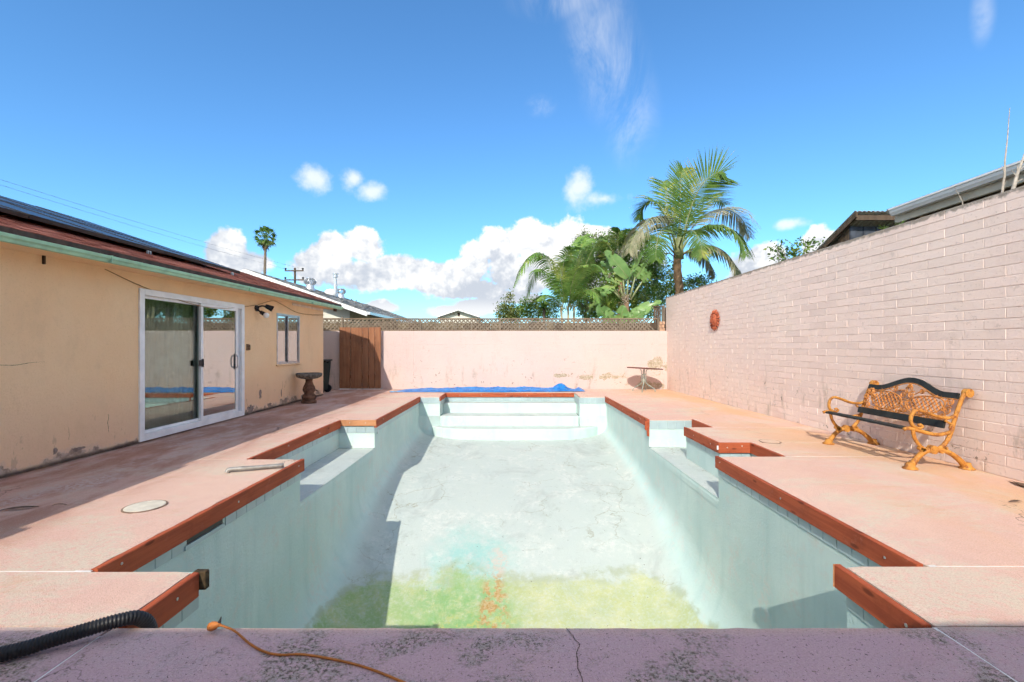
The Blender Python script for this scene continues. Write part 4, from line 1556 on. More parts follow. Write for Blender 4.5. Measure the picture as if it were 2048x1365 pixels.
# ================================================================== NEIGHBOURS BEHIND
CREAM = plain('cream_stucco', (0.66, 0.65, 0.57), 0.9, 0.06, 2, 0.2, 30)
nb = thing('neighbour_house', 'cream house behind the yard with white rake board and grey roof vents', 'house', (-10, 17, 0))
NX0, NX1, NXA, NZE, NSL = -14.6, -5.45, -10.02, 2.62, 0.352
NY0, NY1 = 17.0, 33.0
nz = lambda x: NZE + NSL * (min(x - NX0, NX1 - x))
bm = B()
for xa in (NX0, NX1):
    quad(bm, (xa, NY0, NZE), (xa, NY1, NZE), (NXA, NY1, nz(NXA)), (NXA, NY0, nz(NXA)))
nroof = mk('roof', bm, SHINGLE_G, nb)
bm = B()                                            # raised shingle butts along the slope we see
y = NY0 - 0.02
rs = random.Random(11)
x = NX1
while x > NXA:
    yy = NY0
    while yy < NY1:
        wd = rs.uniform(0.25, 0.6)
        t = rs.choice((0.008, 0.016, 0.026))
        a = [(x, yy, nz(x) + t), (x, yy + wd - 0.02, nz(x) + t), (x - 0.26, yy + wd - 0.02, nz(x) + NSL * 0.26 + 0.004), (x - 0.26, yy, nz(x) + NSL * 0.26 + 0.004)]
        quad(bm, *a)
        quad(bm, (x, yy, nz(x)), (x, yy + wd - 0.02, nz(x)), a[1], a[0])
        quad(bm, (x, yy, nz(x)), a[0], a[3], (x - 0.26, yy, nz(x) + NSL * 0.26))
        yy += wd
    x -= 0.22
mk('shingles', bm, SHINGLE_G, nroof, kind='stuff')
bm = B()
poly_prism(bm, [(NX1, NZE - 0.16), (NX1, NZE - 0.005), (NXA, nz(NXA) - 0.005), (NX0, NZE - 0.005), (NX0, NZE - 0.16), (NXA, nz(NXA) - 0.20)], 1, NY0 - 0.02, NY0 + 0.03)
mk('rake_board', bm, WHITEP, nb)
bm = B()
poly_prism(bm, [(NX1, NZE - 0.16), (NX1, NZE - 0.005), (NXA, nz(NXA) - 0.005), (NXA, nz(NXA) - 0.20)], 1, NY1 - 0.0, NY1 + 0.04)
mk('rake_board', bm, WHITEP, nb)
bm = B()
box(bm, NX1 - 0.01, NX1 + 0.12, NY0 - 0.03, NY1, NZE - 0.10, NZE + 0.005)
mk('gutter', bm, STEEL, nb)
bm = B()
poly_prism(bm, [(NX1 - 0.9, -0.05), (NX1 - 0.9, nz(NX1 - 0.9) - 0.18), (NXA, nz(NXA) - 0.22), (NX0 + 0.9, nz(NX0 + 0.9) - 0.18), (NX0 + 0.9, -0.05)], 1, NY0 + 0.7, NY1 - 0.3)
mk('wall', bm, CREAM, nb)
bm = B()
quad(bm, (NX1, NY0 + 0.03, NZE - 0.12), (NX1, NY0 + 0.7, NZE - 0.12), (NXA, NY0 + 0.7, nz(NXA) - 0.17), (NXA, NY0 + 0.03, nz(NXA) - 0.17))
quad(bm, (NX1, NY0 + 0.7, NZE - 0.12), (NX1, NY1, NZE - 0.12), (NX1 - 0.95, NY1, NZE - 0.12 + 0.2), (NX1 - 0.95, NY0 + 0.7, NZE - 0.12 + 0.2))
mk('soffit', bm, BROWNF, nb)


def turbine(x, y, r):
    z = nz(x)
    bm = B()
    lathe(bm, [(r * 1.25, -0.15), (r * 0.85, 0.10), (r * 0.80, r * 1.1)], (x, y, z), 20)
    t = mk('turbine_vent', bm, STEEL, nb, smooth=False)
    bm = B()
    for k in range(16):
        a = 2 * math.pi * k / 16
        pts = []
        for j in range(7):
            u = j / 6
            rr = r * (0.75 + 0.42 * math.sin(math.pi * u))
            aa = a + 0.35 * u
            pts.append((x + rr * math.cos(aa), y + rr * math.sin(aa), z + r * 1.1 + u * r * 1.25))
        tube(bm, pts, 0.01, 4, flat=(r * 0.16, 0.006), up=(math.cos(a), math.sin(a), 0.01))
    mk('fins', bm, STEEL, t)
    bm = B()
    lathe(bm, [(r * 0.95, 0.0), (r * 0.9, r * 0.10), (r * 0.4, r * 0.22), (0.01, r * 0.25)], (x, y, z + r * 2.3), 20)
    mk('crown_cap', bm, STEEL, t, smooth=True)


turbine(-8.92, 20.0, 0.20)
turbine(-9.45, 25.0, 0.20)
bm = B()
lathe(bm, [(0.10, -0.2), (0.10, 0.62), (0.075, 0.63), (0.075, 1.0), (0.13, 1.0), (0.13, 1.09), (0.085, 1.10), (0.085, 1.16), (0.15, 1.16), (0.15, 1.20)], (-9.36, 24.0, nz(-9.36)), 14)
mk('flue_pipe', bm, STEEL, nb)
bm = B()
lathe(bm, [(0.32, -0.2), (0.30, 0.16), (0.20, 0.27), (0.05, 0.31)], (-9.2, 23.0, nz(-9.2)), 16)
mk('roof_cowl', bm, WHITEP, nb, smooth=True)

fh = thing('distant_house', 'small far gabled house with pale wall just above the lattice', 'house', (-7.2, 60, 0))
c_, hw_ = -7.15, 2.75
z_e, z_a = 5.25, 6.15
bm = B()
poly_prism(bm, [(c_ - hw_ + 0.35, -0.05), (c_ - hw_ + 0.35, z_e + 0.05), (c_, z_a - 0.12), (c_ + hw_ - 0.35, z_e + 0.05), (c_ + hw_ - 0.35, -0.05)], 1, 60, 68)
mk('wall', bm, CREAM, fh)
bm = B()
poly_prism(bm, [(c_ - hw_, z_e - 0.12), (c_, z_a - 0.12), (c_ + hw_, z_e - 0.12), (c_ + hw_, z_e + 0.06), (c_, z_a + 0.08), (c_ - hw_, z_e + 0.06)], 1, 59.4, 68.4)
mk('roof', bm, plain('grey_trim_roof', (0.30, 0.31, 0.32), 0.8, 0.1, 2), fh)
bm = B()
poly_prism(bm, [(c_ - hw_ - 0.02, z_e - 0.06), (c_, z_a - 0.04), (c_ + hw_ + 0.02, z_e - 0.06), (c_ + hw_ + 0.02, z_e + 0.09), (c_, z_a + 0.11), (c_ - hw_ - 0.02, z_e + 0.09)], 1, 59.3, 59.395)
mk('rake_board', bm, WHITEP, fh)
bm = B()
box(bm, c_ - 0.14, c_ + 0.14, 59.95, 59.99, z_a - 0.75, z_a - 0.30)
mk('gable_vent', bm, BROWNF, fh)


def utility_pole(label, x, y, ztop, arms, r):
    p = thing('utility_pole', label, 'pole', (x, y, 0), group='utility poles behind the houses')
    bm = B()
    tube(bm, [(x, y, -0.1), (x, y, ztop)], [r * 1.3, r], 10)
    mk('shaft', bm, BROWNWOOD, p)
    for z, hw in arms:
        bm = B()
        box(bm, x - hw, x + hw, y - r - 0.14, y - r - 0.001, z - 0.07, z + 0.07)
        a = mk('crossarm', bm, BROWNWOOD, p)
        for dx in (-hw * 0.93, hw * 0.93):
            bm = B()
            lathe(bm, [(0.05, 0.07), (0.09, 0.16), (0.13, 0.20), (0.13, 0.34), (0.05, 0.38)], (x + dx, y - r - 0.07, z), 8)
            mk('insulator', bm, BLACKP, a)


utility_pole('brown utility pole with two crossarms rising behind the white rake board', -28.75, 60, 11.75, ((11.35, 1.22), (10.15, 1.25)), 0.13)
utility_pole('tiny far utility pole crossarm beside the second roof vent', -39.0, 110, 13.0, ((12.3, 1.25),), 0.13)
WIRE = plain('dark_wire', (0.10, 0.11, 0.13), 0.6, 0.1, 3)
for dx, z0, z1, lab in ((-1.15, 11.6, 11.1, 'upper thin overhead wire running from the utility pole across the sky'), (1.15, 11.6, 10.4, 'lower thin overhead wire running from the utility pole across the sky')):
    bm = B()
    pts = []
    for i in range(31):
        t = i / 30
        pts.append((-28.75 + dx, 59.8 - 56 * t, z0 + (z1 - z0) * t - 2.2 * t * (1 - t)))
    tube(bm, pts, 0.008, 5)
    tag(mk('overhead_wire', bm, WIRE), lab, 'wire', 'overhead wires')

# right-hand neighbour: patio eave with white gutter, and a shed
nr = thing('neighbour_patio_roof', 'neighbour patio roof with pale gutter showing above the tall wall', 'roof', (8, 5, 0))
bm = B()
RX, RZ = 6.5, 3.60
prof = [(RX + 0.12, -0.035), (RX + 0.03, -0.035), (RX + 0.02, -0.015), (RX + 0.0, 0.01), (RX - 0.005, 0.055), (RX - 0.025, 0.06), (RX - 0.025, 0.085), (RX + 0.12, 0.085)]
poly_prism(bm, [(x, RZ + z) for x, z in prof], 1, -2.0, 7.86)
mk('gutter', bm, WHITEP, nr)
bm = B()
box(bm, RX + 0.13, RX + 0.18, -2.0, 7.9, RZ - 0.15, RZ + 0.08)
mk('fascia', bm, plain('beige_fascia', (0.55, 0.50, 0.40), 0.8, 0.1, 5), nr)
bm = B()
poly_prism(bm, [(RX - 0.02, RZ + 0.09), (12.0, RZ + 1.2), (12.0, RZ + 1.12), (RX + 0.02, RZ + 0.02)], 1, -2.0, 7.9)
mk('roof_sheet', bm, SHINGLE_G, nr)
for y in [7.6 - 0.62 * k for k in range(10)]:
    bm = B()
    box(bm, RX + 0.19, 9.0, y, y + 0.05, RZ - 0.10, RZ + 0.04)
    mk('rafter', bm, BROWNWOOD, nr)
bm = B()
box(bm, RX + 0.20, 9.0, -2.0, 7.85, RZ + 0.041, RZ + 0.06)
mk('roof_boarding', bm, BROWNWOOD, nr)
bm = B()
box(bm, 9.0, 9.2, -2.0, 7.8, -0.05, RZ + 0.4)
mk('wall', bm, CREAM, nr)
for y in (-1.8, 7.6):
    bm = B()
    box(bm, RX + 0.2, RX + 0.3, y, y + 0.1, -0.05, RZ - 0.1)
    mk('post', bm, BROWNWOOD, nr)
# shed
sh = thing('garden_shed', 'dark wooden shed with corrugated roof beyond the tall wall', 'shed', (8.4, 10.5, 0))
SX0, SX1, SY0, SY1 = 7.15, 9.9, 9.65, 11.6
szf = lambda y: 4.10 - 0.46 * (y - 9.35)
SHW = plain('slate_blue_board', (0.055, 0.065, 0.085), 0.7, 0.3, 6)
bm = B()
k = 0
x = SX0
while x < SX1:
    box(bm, x + 0.004, x + 0.135, SY0 + (0.012 if k % 2 else 0), SY0 + 0.03, -0.05, szf(SY0) - 0.10)
    x += 0.14
    k += 1
mk('front_boarding', bm, SHW, sh)
y = SY0 + 0.03
while y < SY1:
    bm = B()
    v, f_ = box(bm, SX0, SX0 + 0.022, y + 0.003, y + 0.135, -0.05, 1)
    for q in v:
        if q.co.z > 0.5:
            q.co.z = szf(q.co.y) - 0.11
    mk('plank', bm, BROWNWOOD, sh)
    y += 0.14
bm = B()
ra, rb = [], []
n = 64
for i in range(n + 1):
    x = SX0 - 0.12 + (SX1 - SX0 + 0.24) * i / n
    z = 0.012 * math.cos(i * math.pi / 1.0)
    ra.append((bm.verts.new((x, 9.35, szf(9.35) + z)), bm.verts.new((x, 9.35, szf(9.35) + z - 0.006))))
    rb.append((bm.verts.new((x, SY1 + 0.15, szf(SY1 + 0.15) + z)), bm.verts.new((x, SY1 + 0.15, szf(SY1 + 0.15) + z - 0.006))))
for i in range(n):
    bm.faces.new((ra[i][0], ra[i + 1][0], rb[i + 1][0], rb[i][0]))
    bm.faces.new((ra[i][1], ra[i + 1][1], rb[i + 1][1], rb[i][1]))
    bm.faces.new((ra[i][0], ra[i + 1][0], ra[i + 1][1], ra[i][1]))
mk('corrugated_sheet', bm, plain('faded_fibreglass', (0.46, 0.43, 0.37), 0.6, 0.12, 5), sh)
bm = B()
v, _ = box(bm, SX0 - 0.10, SX0 - 0.06, 9.36, SY1 + 0.12, 0, 0.10)
for q in v:
    q.co.z = szf(q.co.y) - 0.02 - (0.10 if q.co.z < 0.05 else 0)
mk('barge_board', bm, BROWNWOOD, sh)
bm = B()
box(bm, SX0 - 0.05, SX1, 9.42, 9.47, szf(9.45) - 0.12, szf(9.45) - 0.02)
mk('header', bm, BROWNWOOD, sh)

# ================================================================== THINGS ON THE DECK
# ---- bench (end frames traced in the X-Z plane: local x towards the wall, z up)
BX, BY0, BY1 = 4.165, 4.86, 6.12
bench = thing('garden_bench', 'orange cast iron garden bench with black slats against the pink wall', 'bench', (BX, BY0, 0))
g = Mat('orange_painted_iron')
c_ = g.mix(g.step(g.noise(9, 4.0, 0.6), 0.35, 0.65), (0.46, 0.185, 0.03), (0.54, 0.25, 0.05))
c_ = g.mix(g.mul(g.step(g.noise(16, 6.0, 0.8), 0.49, 0.60), 0.85), c_, (0.22, 0.07, 0.022))
c_ = g.mix(g.mul(g.step(g.noise(40, 4.0, 0.7), 0.58, 0.68), 0.5), c_, (0.58, 0.36, 0.14))
IRON = g.done(c_, 0.6, g.noise(70, 4.0, 0.7), 0.5, 0.006, 0.3)
RUST = plain('rusty_cast_panel', (0.47, 0.185, 0.05), 0.7, 0.4, 18, 0.5, 70)
SLATM = plain('black_slat_paint', (0.020, 0.024, 0.022), 0.55, 0.3, 9, 0.3, 50)


def zp(x, y):                                       # measured on the near end frame
    return (x - 975) / 1160, (1240 - y) / 1160


def chain(bm, pts, y, w_, t_, n=6):
    p3 = [(zp(a, b)[0], y, zp(a, b)[1]) for a, b in pts]
    tube(bm, catmull(p3, n), 0.01, 8, flat=(t_ * 0.86, w_ * 0.86), up=(0, 1, 0))


def end_frame(y):
    bm = B()
    chain(bm, [(1745, 300), (1715, 345), (1665, 470), (1610, 640), (1570, 780), (1520, 890), (1440, 975), (1345, 1000)], y, 0.026, 0.022)
    chain(bm, [(985, 748), (1030, 735), (1100, 745), (1240, 785), (1400, 815), (1550, 790)], y, 0.024, 0.022)
    chain(bm, [(1095, 760), (1120, 860), (1180, 950), (1260, 1000), (1345, 1000)], y, 0.023, 0.020)
    f = mk('end_frame', bm, IRON, bench, local=True, smooth=True)
    bm = B()
    chain(bm, [(1625, 575), (1560, 605), (1480, 605), (1380, 585), (1250, 535), (1150, 512), (1095, 545), (1070, 620), (1085, 690), (1130, 725)], y, 0.020, 0.024)
    chain(bm, [(1130, 725), (1180, 735), (1215, 715), (1190, 690), (1160, 700)], y, 0.016, 0.018)
    chain(bm, [(1530, 610), (1500, 640), (1535, 665), (1570, 690), (1550, 740)], y, 0.014, 0.016)
    mk('armrest', bm, IRON, bench, local=True, smooth=True)
    bm = B()
    x0, z0 = zp(1775, 300)
    tube(bm, [(x0, y - 0.027, z0), (x0, y + 0.027, z0)], 0.046, 18)
    tube(bm, [(x0, y - 0.032, z0), (x0, y + 0.032, z0)], 0.026, 14)
    mk('scroll', bm, IRON, f, local=True)
    bm = B()
    x0, z0 = zp(1340, 998)
    tube(bm, [(x0, y - 0.03, z0), (x0, y + 0.03, z0)], 0.045, 18)
    tube(bm, [(x0, y - 0.036, z0), (x0, y + 0.036, z0)], 0.03, 14)
    for dx in (-0.09, 0.09):                        # acanthus lumps beside the boss
        for k in range(3):
            tube(bm, [(x0 + dx * (1 + 0.25 * k), y - 0.02, z0 - 0.012 + 0.012 * k), (x0 + dx * (1 + 0.25 * k), y + 0.02, z0 - 0.012 + 0.012 * k)], 0.030 - 0.005 * k, 8)
    mk('boss', bm, IRON, f, local=True)
    for pts, foot in (([(1345, 1000), (1255, 1020), (1170, 1080), (1105, 1160), (1070, 1222)], 1065), ([(1345, 1000), (1440, 1000), (1560, 1045), (1670, 1125), (1755, 1222)], 1765)):
        bm = B()
        p3 = [(zp(a, b)[0], y, zp(a, b)[1]) for a, b in pts]
        c3 = catmull(p3, 6)
        tube(bm, c3, [0.027 + 0.016 * max(0, (i / len(c3) - 0.55)) for i in range(len(c3))], 10)
        fx = zp(foot, 1240)[0]
        lathe(bm, [(0.070, 0.0), (0.068, 0.012), (0.045, 0.03), (0.033, 0.07)], (fx, y, 0.0), 14)
        mk('leg', bm, IRON, bench, local=True, smooth=True)


L_ = BY1 - BY0
end_frame(0.0)
end_frame(L_)


def slat(x, z, w_, t_, ang):
    bm = B()
    box(bm, -w_ / 2, w_ / 2, 0.02, L_ - 0.02, -t_ / 2, t_ / 2)
    bevel(bm, 0.005)
    bmesh.ops.transform(bm, matrix=Matrix.Translation((x, 0, z)) @ Matrix.Rotation(ang, 4, 'Y'), verts=bm.verts)
    return mk('slat', bm, SLATM, bench, local=True)


slat(0.045, 0.432, 0.055, 0.024, R(-12))
slat(0.125, 0.420, 0.060, 0.024, R(6))
slat(0.300, 0.388, 0.055, 0.024, R(4))
slat(0.465, 0.468, 0.024, 0.080, R(12))
bk = lambda z: 0.463 + (z - 0.40) * 0.40            # lean of the back
bm = B()
sec = []
n = 40
for i in range(n + 1):
    t = i / n
    y = 0.02 + (L_ - 0.04) * t
    z = 0.775 + 0.125 * (0.5 - 0.5 * math.cos(2 * math.pi * min(1, max(0, (t - 0.12) / 0.76))))
    sec.append((bk(z) + 0.0, y, z))
tube(bm, sec, 0.02, 4, flat=(0.032, 0.013), up=(0.25, 0, 1))
mk('top_rail', bm, SLATM, bench, local=True)
# cast back panel: two ovals filled with lattice, scrolls round them
pan_z = lambda t: 0.735 + 0.125 * (0.5 - 0.5 * math.cos(2 * math.pi * min(1, max(0, (t - 0.12) / 0.76))))


def bp(y, z, d=0.0):
    return (bk(z) - 0.006 + d, y, z)


bm = B()
for cy in (0.36, 0.90):
    ry, rz, cz = 0.235, 0.105, 0.635
    pts = [bp(cy + ry * math.cos(a) * (1 + 0.12 * math.sin(a)), cz + rz * math.sin(a) + 0.02 * (1 if cy < 0.6 else -1) * math.cos(a) * -1) for a in [2 * math.pi * k / 32 for k in range(33)]]
    tube(bm, pts, 0.009, 6, cap=False)
    for s_ in (1, -1):
        for k in range(-7, 8):
            # line z-cz = s*(y-cy)*1.1 + k*0.052 inside the oval
            seg = []
            for j in range(41):
                yy = cy - ry + 2 * ry * j / 40
                zz = cz + s_ * (yy - cy) * 1.05 + k * 0.060
                if ((yy - cy) / ry) ** 2 + ((zz - cz) / rz) ** 2 < 0.96:
                    seg.append((yy, zz))
            if len(seg) > 1:
                a, b = seg[0], seg[-1]
                tube(bm, [bp(*a, 0.002 * s_), bp(*b, 0.002 * s_)], 0.005, 4, flat=(0.0075, 0.003), up=(1, 0, 0.2))
mk('lattice_oval', bm, RUST, bench, local=True)
bm = B()


def scroll(cy, cz, r0, turns, a0, d=1):
    pts = []
    n = int(18 * turns)
    for i in range(n + 1):
        t = i / n
        a = a0 + d * 2 * math.pi * turns * t
        r = r0 * (1 - 0.8 * t)
        pts.append(bp(cy + r * math.cos(a), cz + r * math.sin(a), 0.003))
    tube(bm, pts, [0.009 - 0.004 * i / n for i in range(n + 1)], 6)


for cy, cz, r0, a0, d in ((0.63, 0.79, 0.05, 0, 1), (0.57, 0.73, 0.045, 2, -1), (0.69, 0.73, 0.045, 1, 1), (0.63, 0.63, 0.055, 0, 1), (0.60, 0.56, 0.04, 3, 1), (0.67, 0.55, 0.04, 0, -1),
                          (0.08, 0.70, 0.045, 0, 1), (0.07, 0.61, 0.045, 2, -1), (0.10, 0.54, 0.035, 0, 1), (1.18, 0.70, 0.05, 0, 1), (1.19, 0.60, 0.045, 2, -1), (1.15, 0.54, 0.035, 1, 1),
                          (0.22, 0.745, 0.03, 0, 1), (0.45, 0.785, 0.03, 1, -1), (0.82, 0.785, 0.03, 0, 1), (1.03, 0.745, 0.03, 2, 1), (0.28, 0.525, 0.028, 1, 1), (0.45, 0.53, 0.03, 0, -1), (0.82, 0.53, 0.03, 2, 1), (1.0, 0.52, 0.028, 0, 1)):
    scroll(cy, cz, r0, 1.6, a0, d)
for cy in (0.36, 0.90):                             # vines over the ovals
    pts = [bp(cy - 0.27 + 0.54 * k / 14, 0.745 + 0.022 * math.sin(k * 0.9) + 0.03 * math.sin(math.pi * k / 14), 0.004) for k in range(15)]
    tube(bm, pts, 0.007, 6)
    pts = [bp(cy - 0.27 + 0.54 * k / 14, 0.522 - 0.012 * math.sin(k * 0.9), 0.004) for k in range(15)]
    tube(bm, pts, 0.007, 6)
for cy, cz, r0 in ((0.63, 0.835, 0.030), (1.16, 0.72, 0.05), (1.10, 0.66, 0.035), (1.21, 0.65, 0.04), (0.12, 0.62, 0.025)):    # cast roses
    for k in range(6):
        a = k * math.pi / 3
        c_ = Vector(bp(cy + r0 * 0.6 * math.cos(a), cz + r0 * 0.6 * math.sin(a), -0.006))
        bmesh.ops.create_icosphere(bm, subdivisions=1, radius=r0 * 0.45, matrix=Matrix.Translation(c_))
tube(bm, [bp(0.02, 0.505), bp(L_ - 0.02, 0.505)], 0.007, 6)
tube(bm, [bp(0.02 + (L_ - 0.04) * i / 30, pan_z(i / 30) + 0.005) for i in range(31)], 0.007, 6)
mk('scrollwork', bm, RUST, bench, local=True)
bm = B()                                            # dead leaves lying on the seat
rs = random.Random(2)
for k in range(26):
    cx, cy = 0.14 + rs.uniform(-0.03, 0.04), 0.42 + rs.gauss(0, 0.06)
    a = rs.uniform(0, 6.28)
    l_ = rs.uniform(0.012, 0.03)
    z = 0.436 + rs.uniform(0, 0.02)
    d = Vector((math.cos(a) * l_, math.sin(a) * l_, rs.uniform(-0.008, 0.008)))
    s_ = Vector((-math.sin(a), math.cos(a), 0)) * l_ * 0.35
    p = Vector((cx, cy, z))
    quad(bm, p - d, p + s_, p + d, p - s_)
o = mk('leaf_litter', bm, plain('dead_leaf', (0.30, 0.17, 0.10), 0.9, 0.4, 30))
o.location = bench.location
o['kind'] = 'stuff'
tag(o, 'small clump of dry leaves on the bench seat', 'leaves')

# ---- terracotta sun plaque
TC = plain('terracotta', (0.44, 0.115, 0.055), 0.8, 0.25, 14, 0.3, 60)
yS = 10.86
sunp = thing('sun_plaque', 'round terracotta sun face with curled rays hung on the tall wall', 'plaque', (WX(yS) - 0.007, yS, 1.95), math.atan(0.0147))
bm = B()
prof = [(0.0, 0.085), (0.05, 0.083), (0.10, 0.072), (0.135, 0.052), (0.155, 0.03), (0.175, 0.024), (0.19, 0.02), (0.19, 0.0)]
rings = []
for r, d in prof[1:]:
    rings.append([bm.verts.new((-d, r * math.cos(2 * math.pi * k / 36), r * 1.02 * math.sin(2 * math.pi * k / 36))) for k in range(36)])
c0 = bm.verts.new((-prof[0][1], 0, 0))
for k in range(36):
    bm.faces.new((c0, rings[0][k], rings[0][(k + 1) % 36]))
for a, b in zip(rings, rings[1:]):
    for k in range(36):
        bm.faces.new((a[k], b[k], b[(k + 1) % 36], a[(k + 1) % 36]))
disc = mk('face', bm, TC, sunp, local=True, smooth=True)
bm = B()
tube(bm, catmull([(-0.085, 0, 0.055), (-0.098, 0, 0.02), (-0.112, 0, -0.02), (-0.092, 0, -0.035)], 5), [0.010] * 6 + [0.014] * 6 + [0.018] * 4, 8)   # nose
for s_ in (-1, 1):
    tube(bm, catmull([(-0.083, s_ * 0.02, 0.058), (-0.082, s_ * 0.05, 0.070), (-0.068, s_ * 0.085, 0.055)], 4), 0.008, 6)                            # brow
    bmesh.ops.create_icosphere(bm, subdivisions=2, radius=0.017, matrix=Matrix.Translation((-0.076, s_ * 0.048, 0.035)) @ Matrix.Diagonal((0.7, 1.3, 0.8, 1)))
    bmesh.ops.create_icosphere(bm, subdivisions=2, radius=0.030, matrix=Matrix.Translation((-0.066, s_ * 0.066, -0.028)) @ Matrix.Diagonal((0.6, 1, 1, 1)))
tube(bm, catmull([(-0.070, -0.045, -0.060), (-0.084, -0.015, -0.066), (-0.084, 0.015, -0.066), (-0.070, 0.045, -0.060)], 4), 0.008, 6)
tube(bm, catmull([(-0.066, -0.03, -0.078), (-0.079, 0.0, -0.086), (-0.066, 0.03, -0.078)], 4), 0.008, 6)
mk('features', bm, TC, disc, local=True, smooth=True)
for k in range(20):
    a = 2 * math.pi * k / 20
    pts = []
    for j in range(6):
        u = j / 5
        rr = 0.165 + 0.095 * u
        aa = a + 0.16 * math.sin(u * 3.0) * (1 if k % 2 else 0.6)
        pts.append((-0.028 + 0.010 * u, rr * math.cos(aa), rr * math.sin(aa)))
    bm = B()
    tube(bm, pts, [0.022, 0.023, 0.021, 0.016, 0.011, 0.004], 8)
    mk('ray', bm, TC, sunp, local=True, smooth=True)

# ---- bird bath
STONE = plain('weathered_terracotta_stone', (0.15, 0.078, 0.05), 0.95, 0.4, 9, 0.7, 40, dist=0.012)
STONEG = plain('lichen_stone', (0.155, 0.14, 0.12), 0.95, 0.5, 16, 0.8, 45, dist=0.012)
bb = thing('bird_bath', 'stone bird bath on a baluster pedestal beside the house wall', 'bird bath', (-4.76, 10.62, 0))
bm = B()
lathe(bm, [(0.165, 0.0), (0.165, 0.05), (0.13, 0.075), (0.155, 0.12), (0.16, 0.16), (0.12, 0.20), (0.10, 0.235), (0.115, 0.245), (0.125, 0.27), (0.14, 0.32), (0.125, 0.38), (0.095, 0.44), (0.075, 0.50), (0.078, 0.55), (0.10, 0.59)], (0, 0, 0), 28)
mk('pedestal', bm, STONE, bb, local=True, smooth=True)
bm = B()
lathe(bm, [(0.09, 0.560), (0.18, 0.575), (0.245, 0.605), (0.268, 0.635), (0.276, 0.665), (0.270, 0.695), (0.252, 0.700), (0.235, 0.680), (0.12, 0.645), (0.02, 0.64)], (0, 0, 0), 96, flute=(26, 0.05, 0.60, 0.697))
mk('bowl', bm, STONEG, bb, local=True, smooth=True)
bm = B()
tube(bm, catmull([(0.12, 0, 0.30), (0.17, 0.0, 0.30), (0.19, 0.0, 0.285)], 3), 0.012, 8)
mk('spout', bm, STONE, bb, local=True)

# ---- wheelie bin behind the house corner
BIN = plain('dark_green_bin_plastic', (0.022, 0.036, 0.034), 0.5, 0.15, 5)
wb = thing('wheeled_bin', 'dark green wheeled bin half hidden behind the house corner', 'bin', (-5.60, 12.95, 0))
bm = B()
v, _ = box(bm, -0.30, 0.30, -0.30, 0.32, 0.08, 0.90)
for q in v:
    if q.co.z < 0.5:
        q.co.x *= 0.82
        q.co.y *= 0.80
mk('body', bevel(bm, 0.02, 2), BIN, wb, local=True)
bm = B()
box(bm, -0.335, 0.335, -0.36, 0.34, 0.905, 0.95)
mk('lid', bevel(bm, 0.018, 2), BIN, wb, local=True)
bm = B()
tube(bm, [(0.31, -0.30, 0.86), (0.38, -0.30, 0.915), (0.38, 0.0, 0.915), (0.31, 0.0, 0.86)], 0.018, 8)
mk('handle', bm, BLACKP, wb, local=True)
for s_ in (-1, 1):
    bm = B()
    tube(bm, [(0.22, s_ * 0.24 - 0.03, 0.115), (0.22, s_ * 0.24 + 0.03, 0.115)], 0.115, 18)
    mk('wheel', bm, BLACKP, wb, local=True)

# ---- blue tarpaulin
g = Mat('blue_tarpaulin')
TARP = g.done(g.mix(g.step(g.noise(7, 4.0, 0.6), 0.35, 0.65), (0.005, 0.13, 0.42), (0.010, 0.215, 0.60)), 0.38, g.noise(14, 5.0, 0.65), 0.5, 0.03, 0.5)
TARPL = plain('pale_tarpaulin_back', (0.16, 0.36, 0.58), 0.5, 0.25, 6)
tp = thing('blue_tarp', 'crumpled blue tarpaulin folded in a long strip before the back wall', 'tarp', (-0.65, 13.4, 0))
bm = B()
nx_, ny_ = 170, 22
vg = []
for j in range(ny_ + 1):
    row_ = []
    for i in range(nx_ + 1):
        u, v_ = i / nx_, j / ny_
        x = -3.42 + 5.55 * u
        yf = 13.10 + 0.50 * max(0, u - 0.55) + 0.05 * mnoise.noise(Vector((x * 1.3, 0, 0)))
        yb = 13.88 + 0.08 * mnoise.noise(Vector((x * 1.1, 5, 0))) - 0.30 * max(0, 0.12 - u) / 0.12
        y = yf + (yb - yf) * v_
        e = min(1, 10 * v_ * (1 - v_) + 0.04) * min(1, 14 * min(u, 1 - u) + 0.05)
        env = 0.065 + 0.045 * math.exp(-((x + 0.6) / 1.7) ** 4)
        f_ = 0.30 + 0.30 * (1 - abs(mnoise.noise(Vector((x * 1.1 + y, y * 4.0, 1))))) ** 4 + 0.35 * (1 - abs(mnoise.noise(Vector((x * 2.7 - y * 2, y * 7, 4))))) ** 6
        z = 0.012 + e * (env * (0.32 + 0.6 * f_) * (0.45 + 0.8 * v_))
        lump = math.exp(-(((x - 1.42) / 0.20) ** 2 + ((y - 13.55) / 0.16) ** 2))
        z += 0.20 * lump * (0.8 + 0.5 * mnoise.noise(Vector((x * 9, y * 9, 8))))
        z += 0.07 * math.exp(-((x - 2.0) / 0.09) ** 2) * v_
        row_.append(bm.verts.new((x + 0.02 * mnoise.noise(Vector((x * 5, y * 5, 2))), y, z)))
    vg.append(row_)
for j in range(ny_):
    for i in range(nx_):
        bm.faces.new((vg[j][i], vg[j][i + 1], vg[j + 1][i + 1], vg[j + 1][i]))
mk('sheet', bm, TARP, tp, smooth=False)
bm = B()
vg = []
for j in range(9):
    row_ = []
    for i in range(31):
        u, v_ = i / 30, j / 8
        x = -3.55 + 0.62 * u
        y = 13.06 + 0.3 * v_ + 0.04 * u
        row_.append(bm.verts.new((x, y, 0.006 + 0.02 * abs(mnoise.noise(Vector((x * 7, y * 9, 0)))) + 0.05 * v_ * (1 - v_))))
    vg.append(row_)
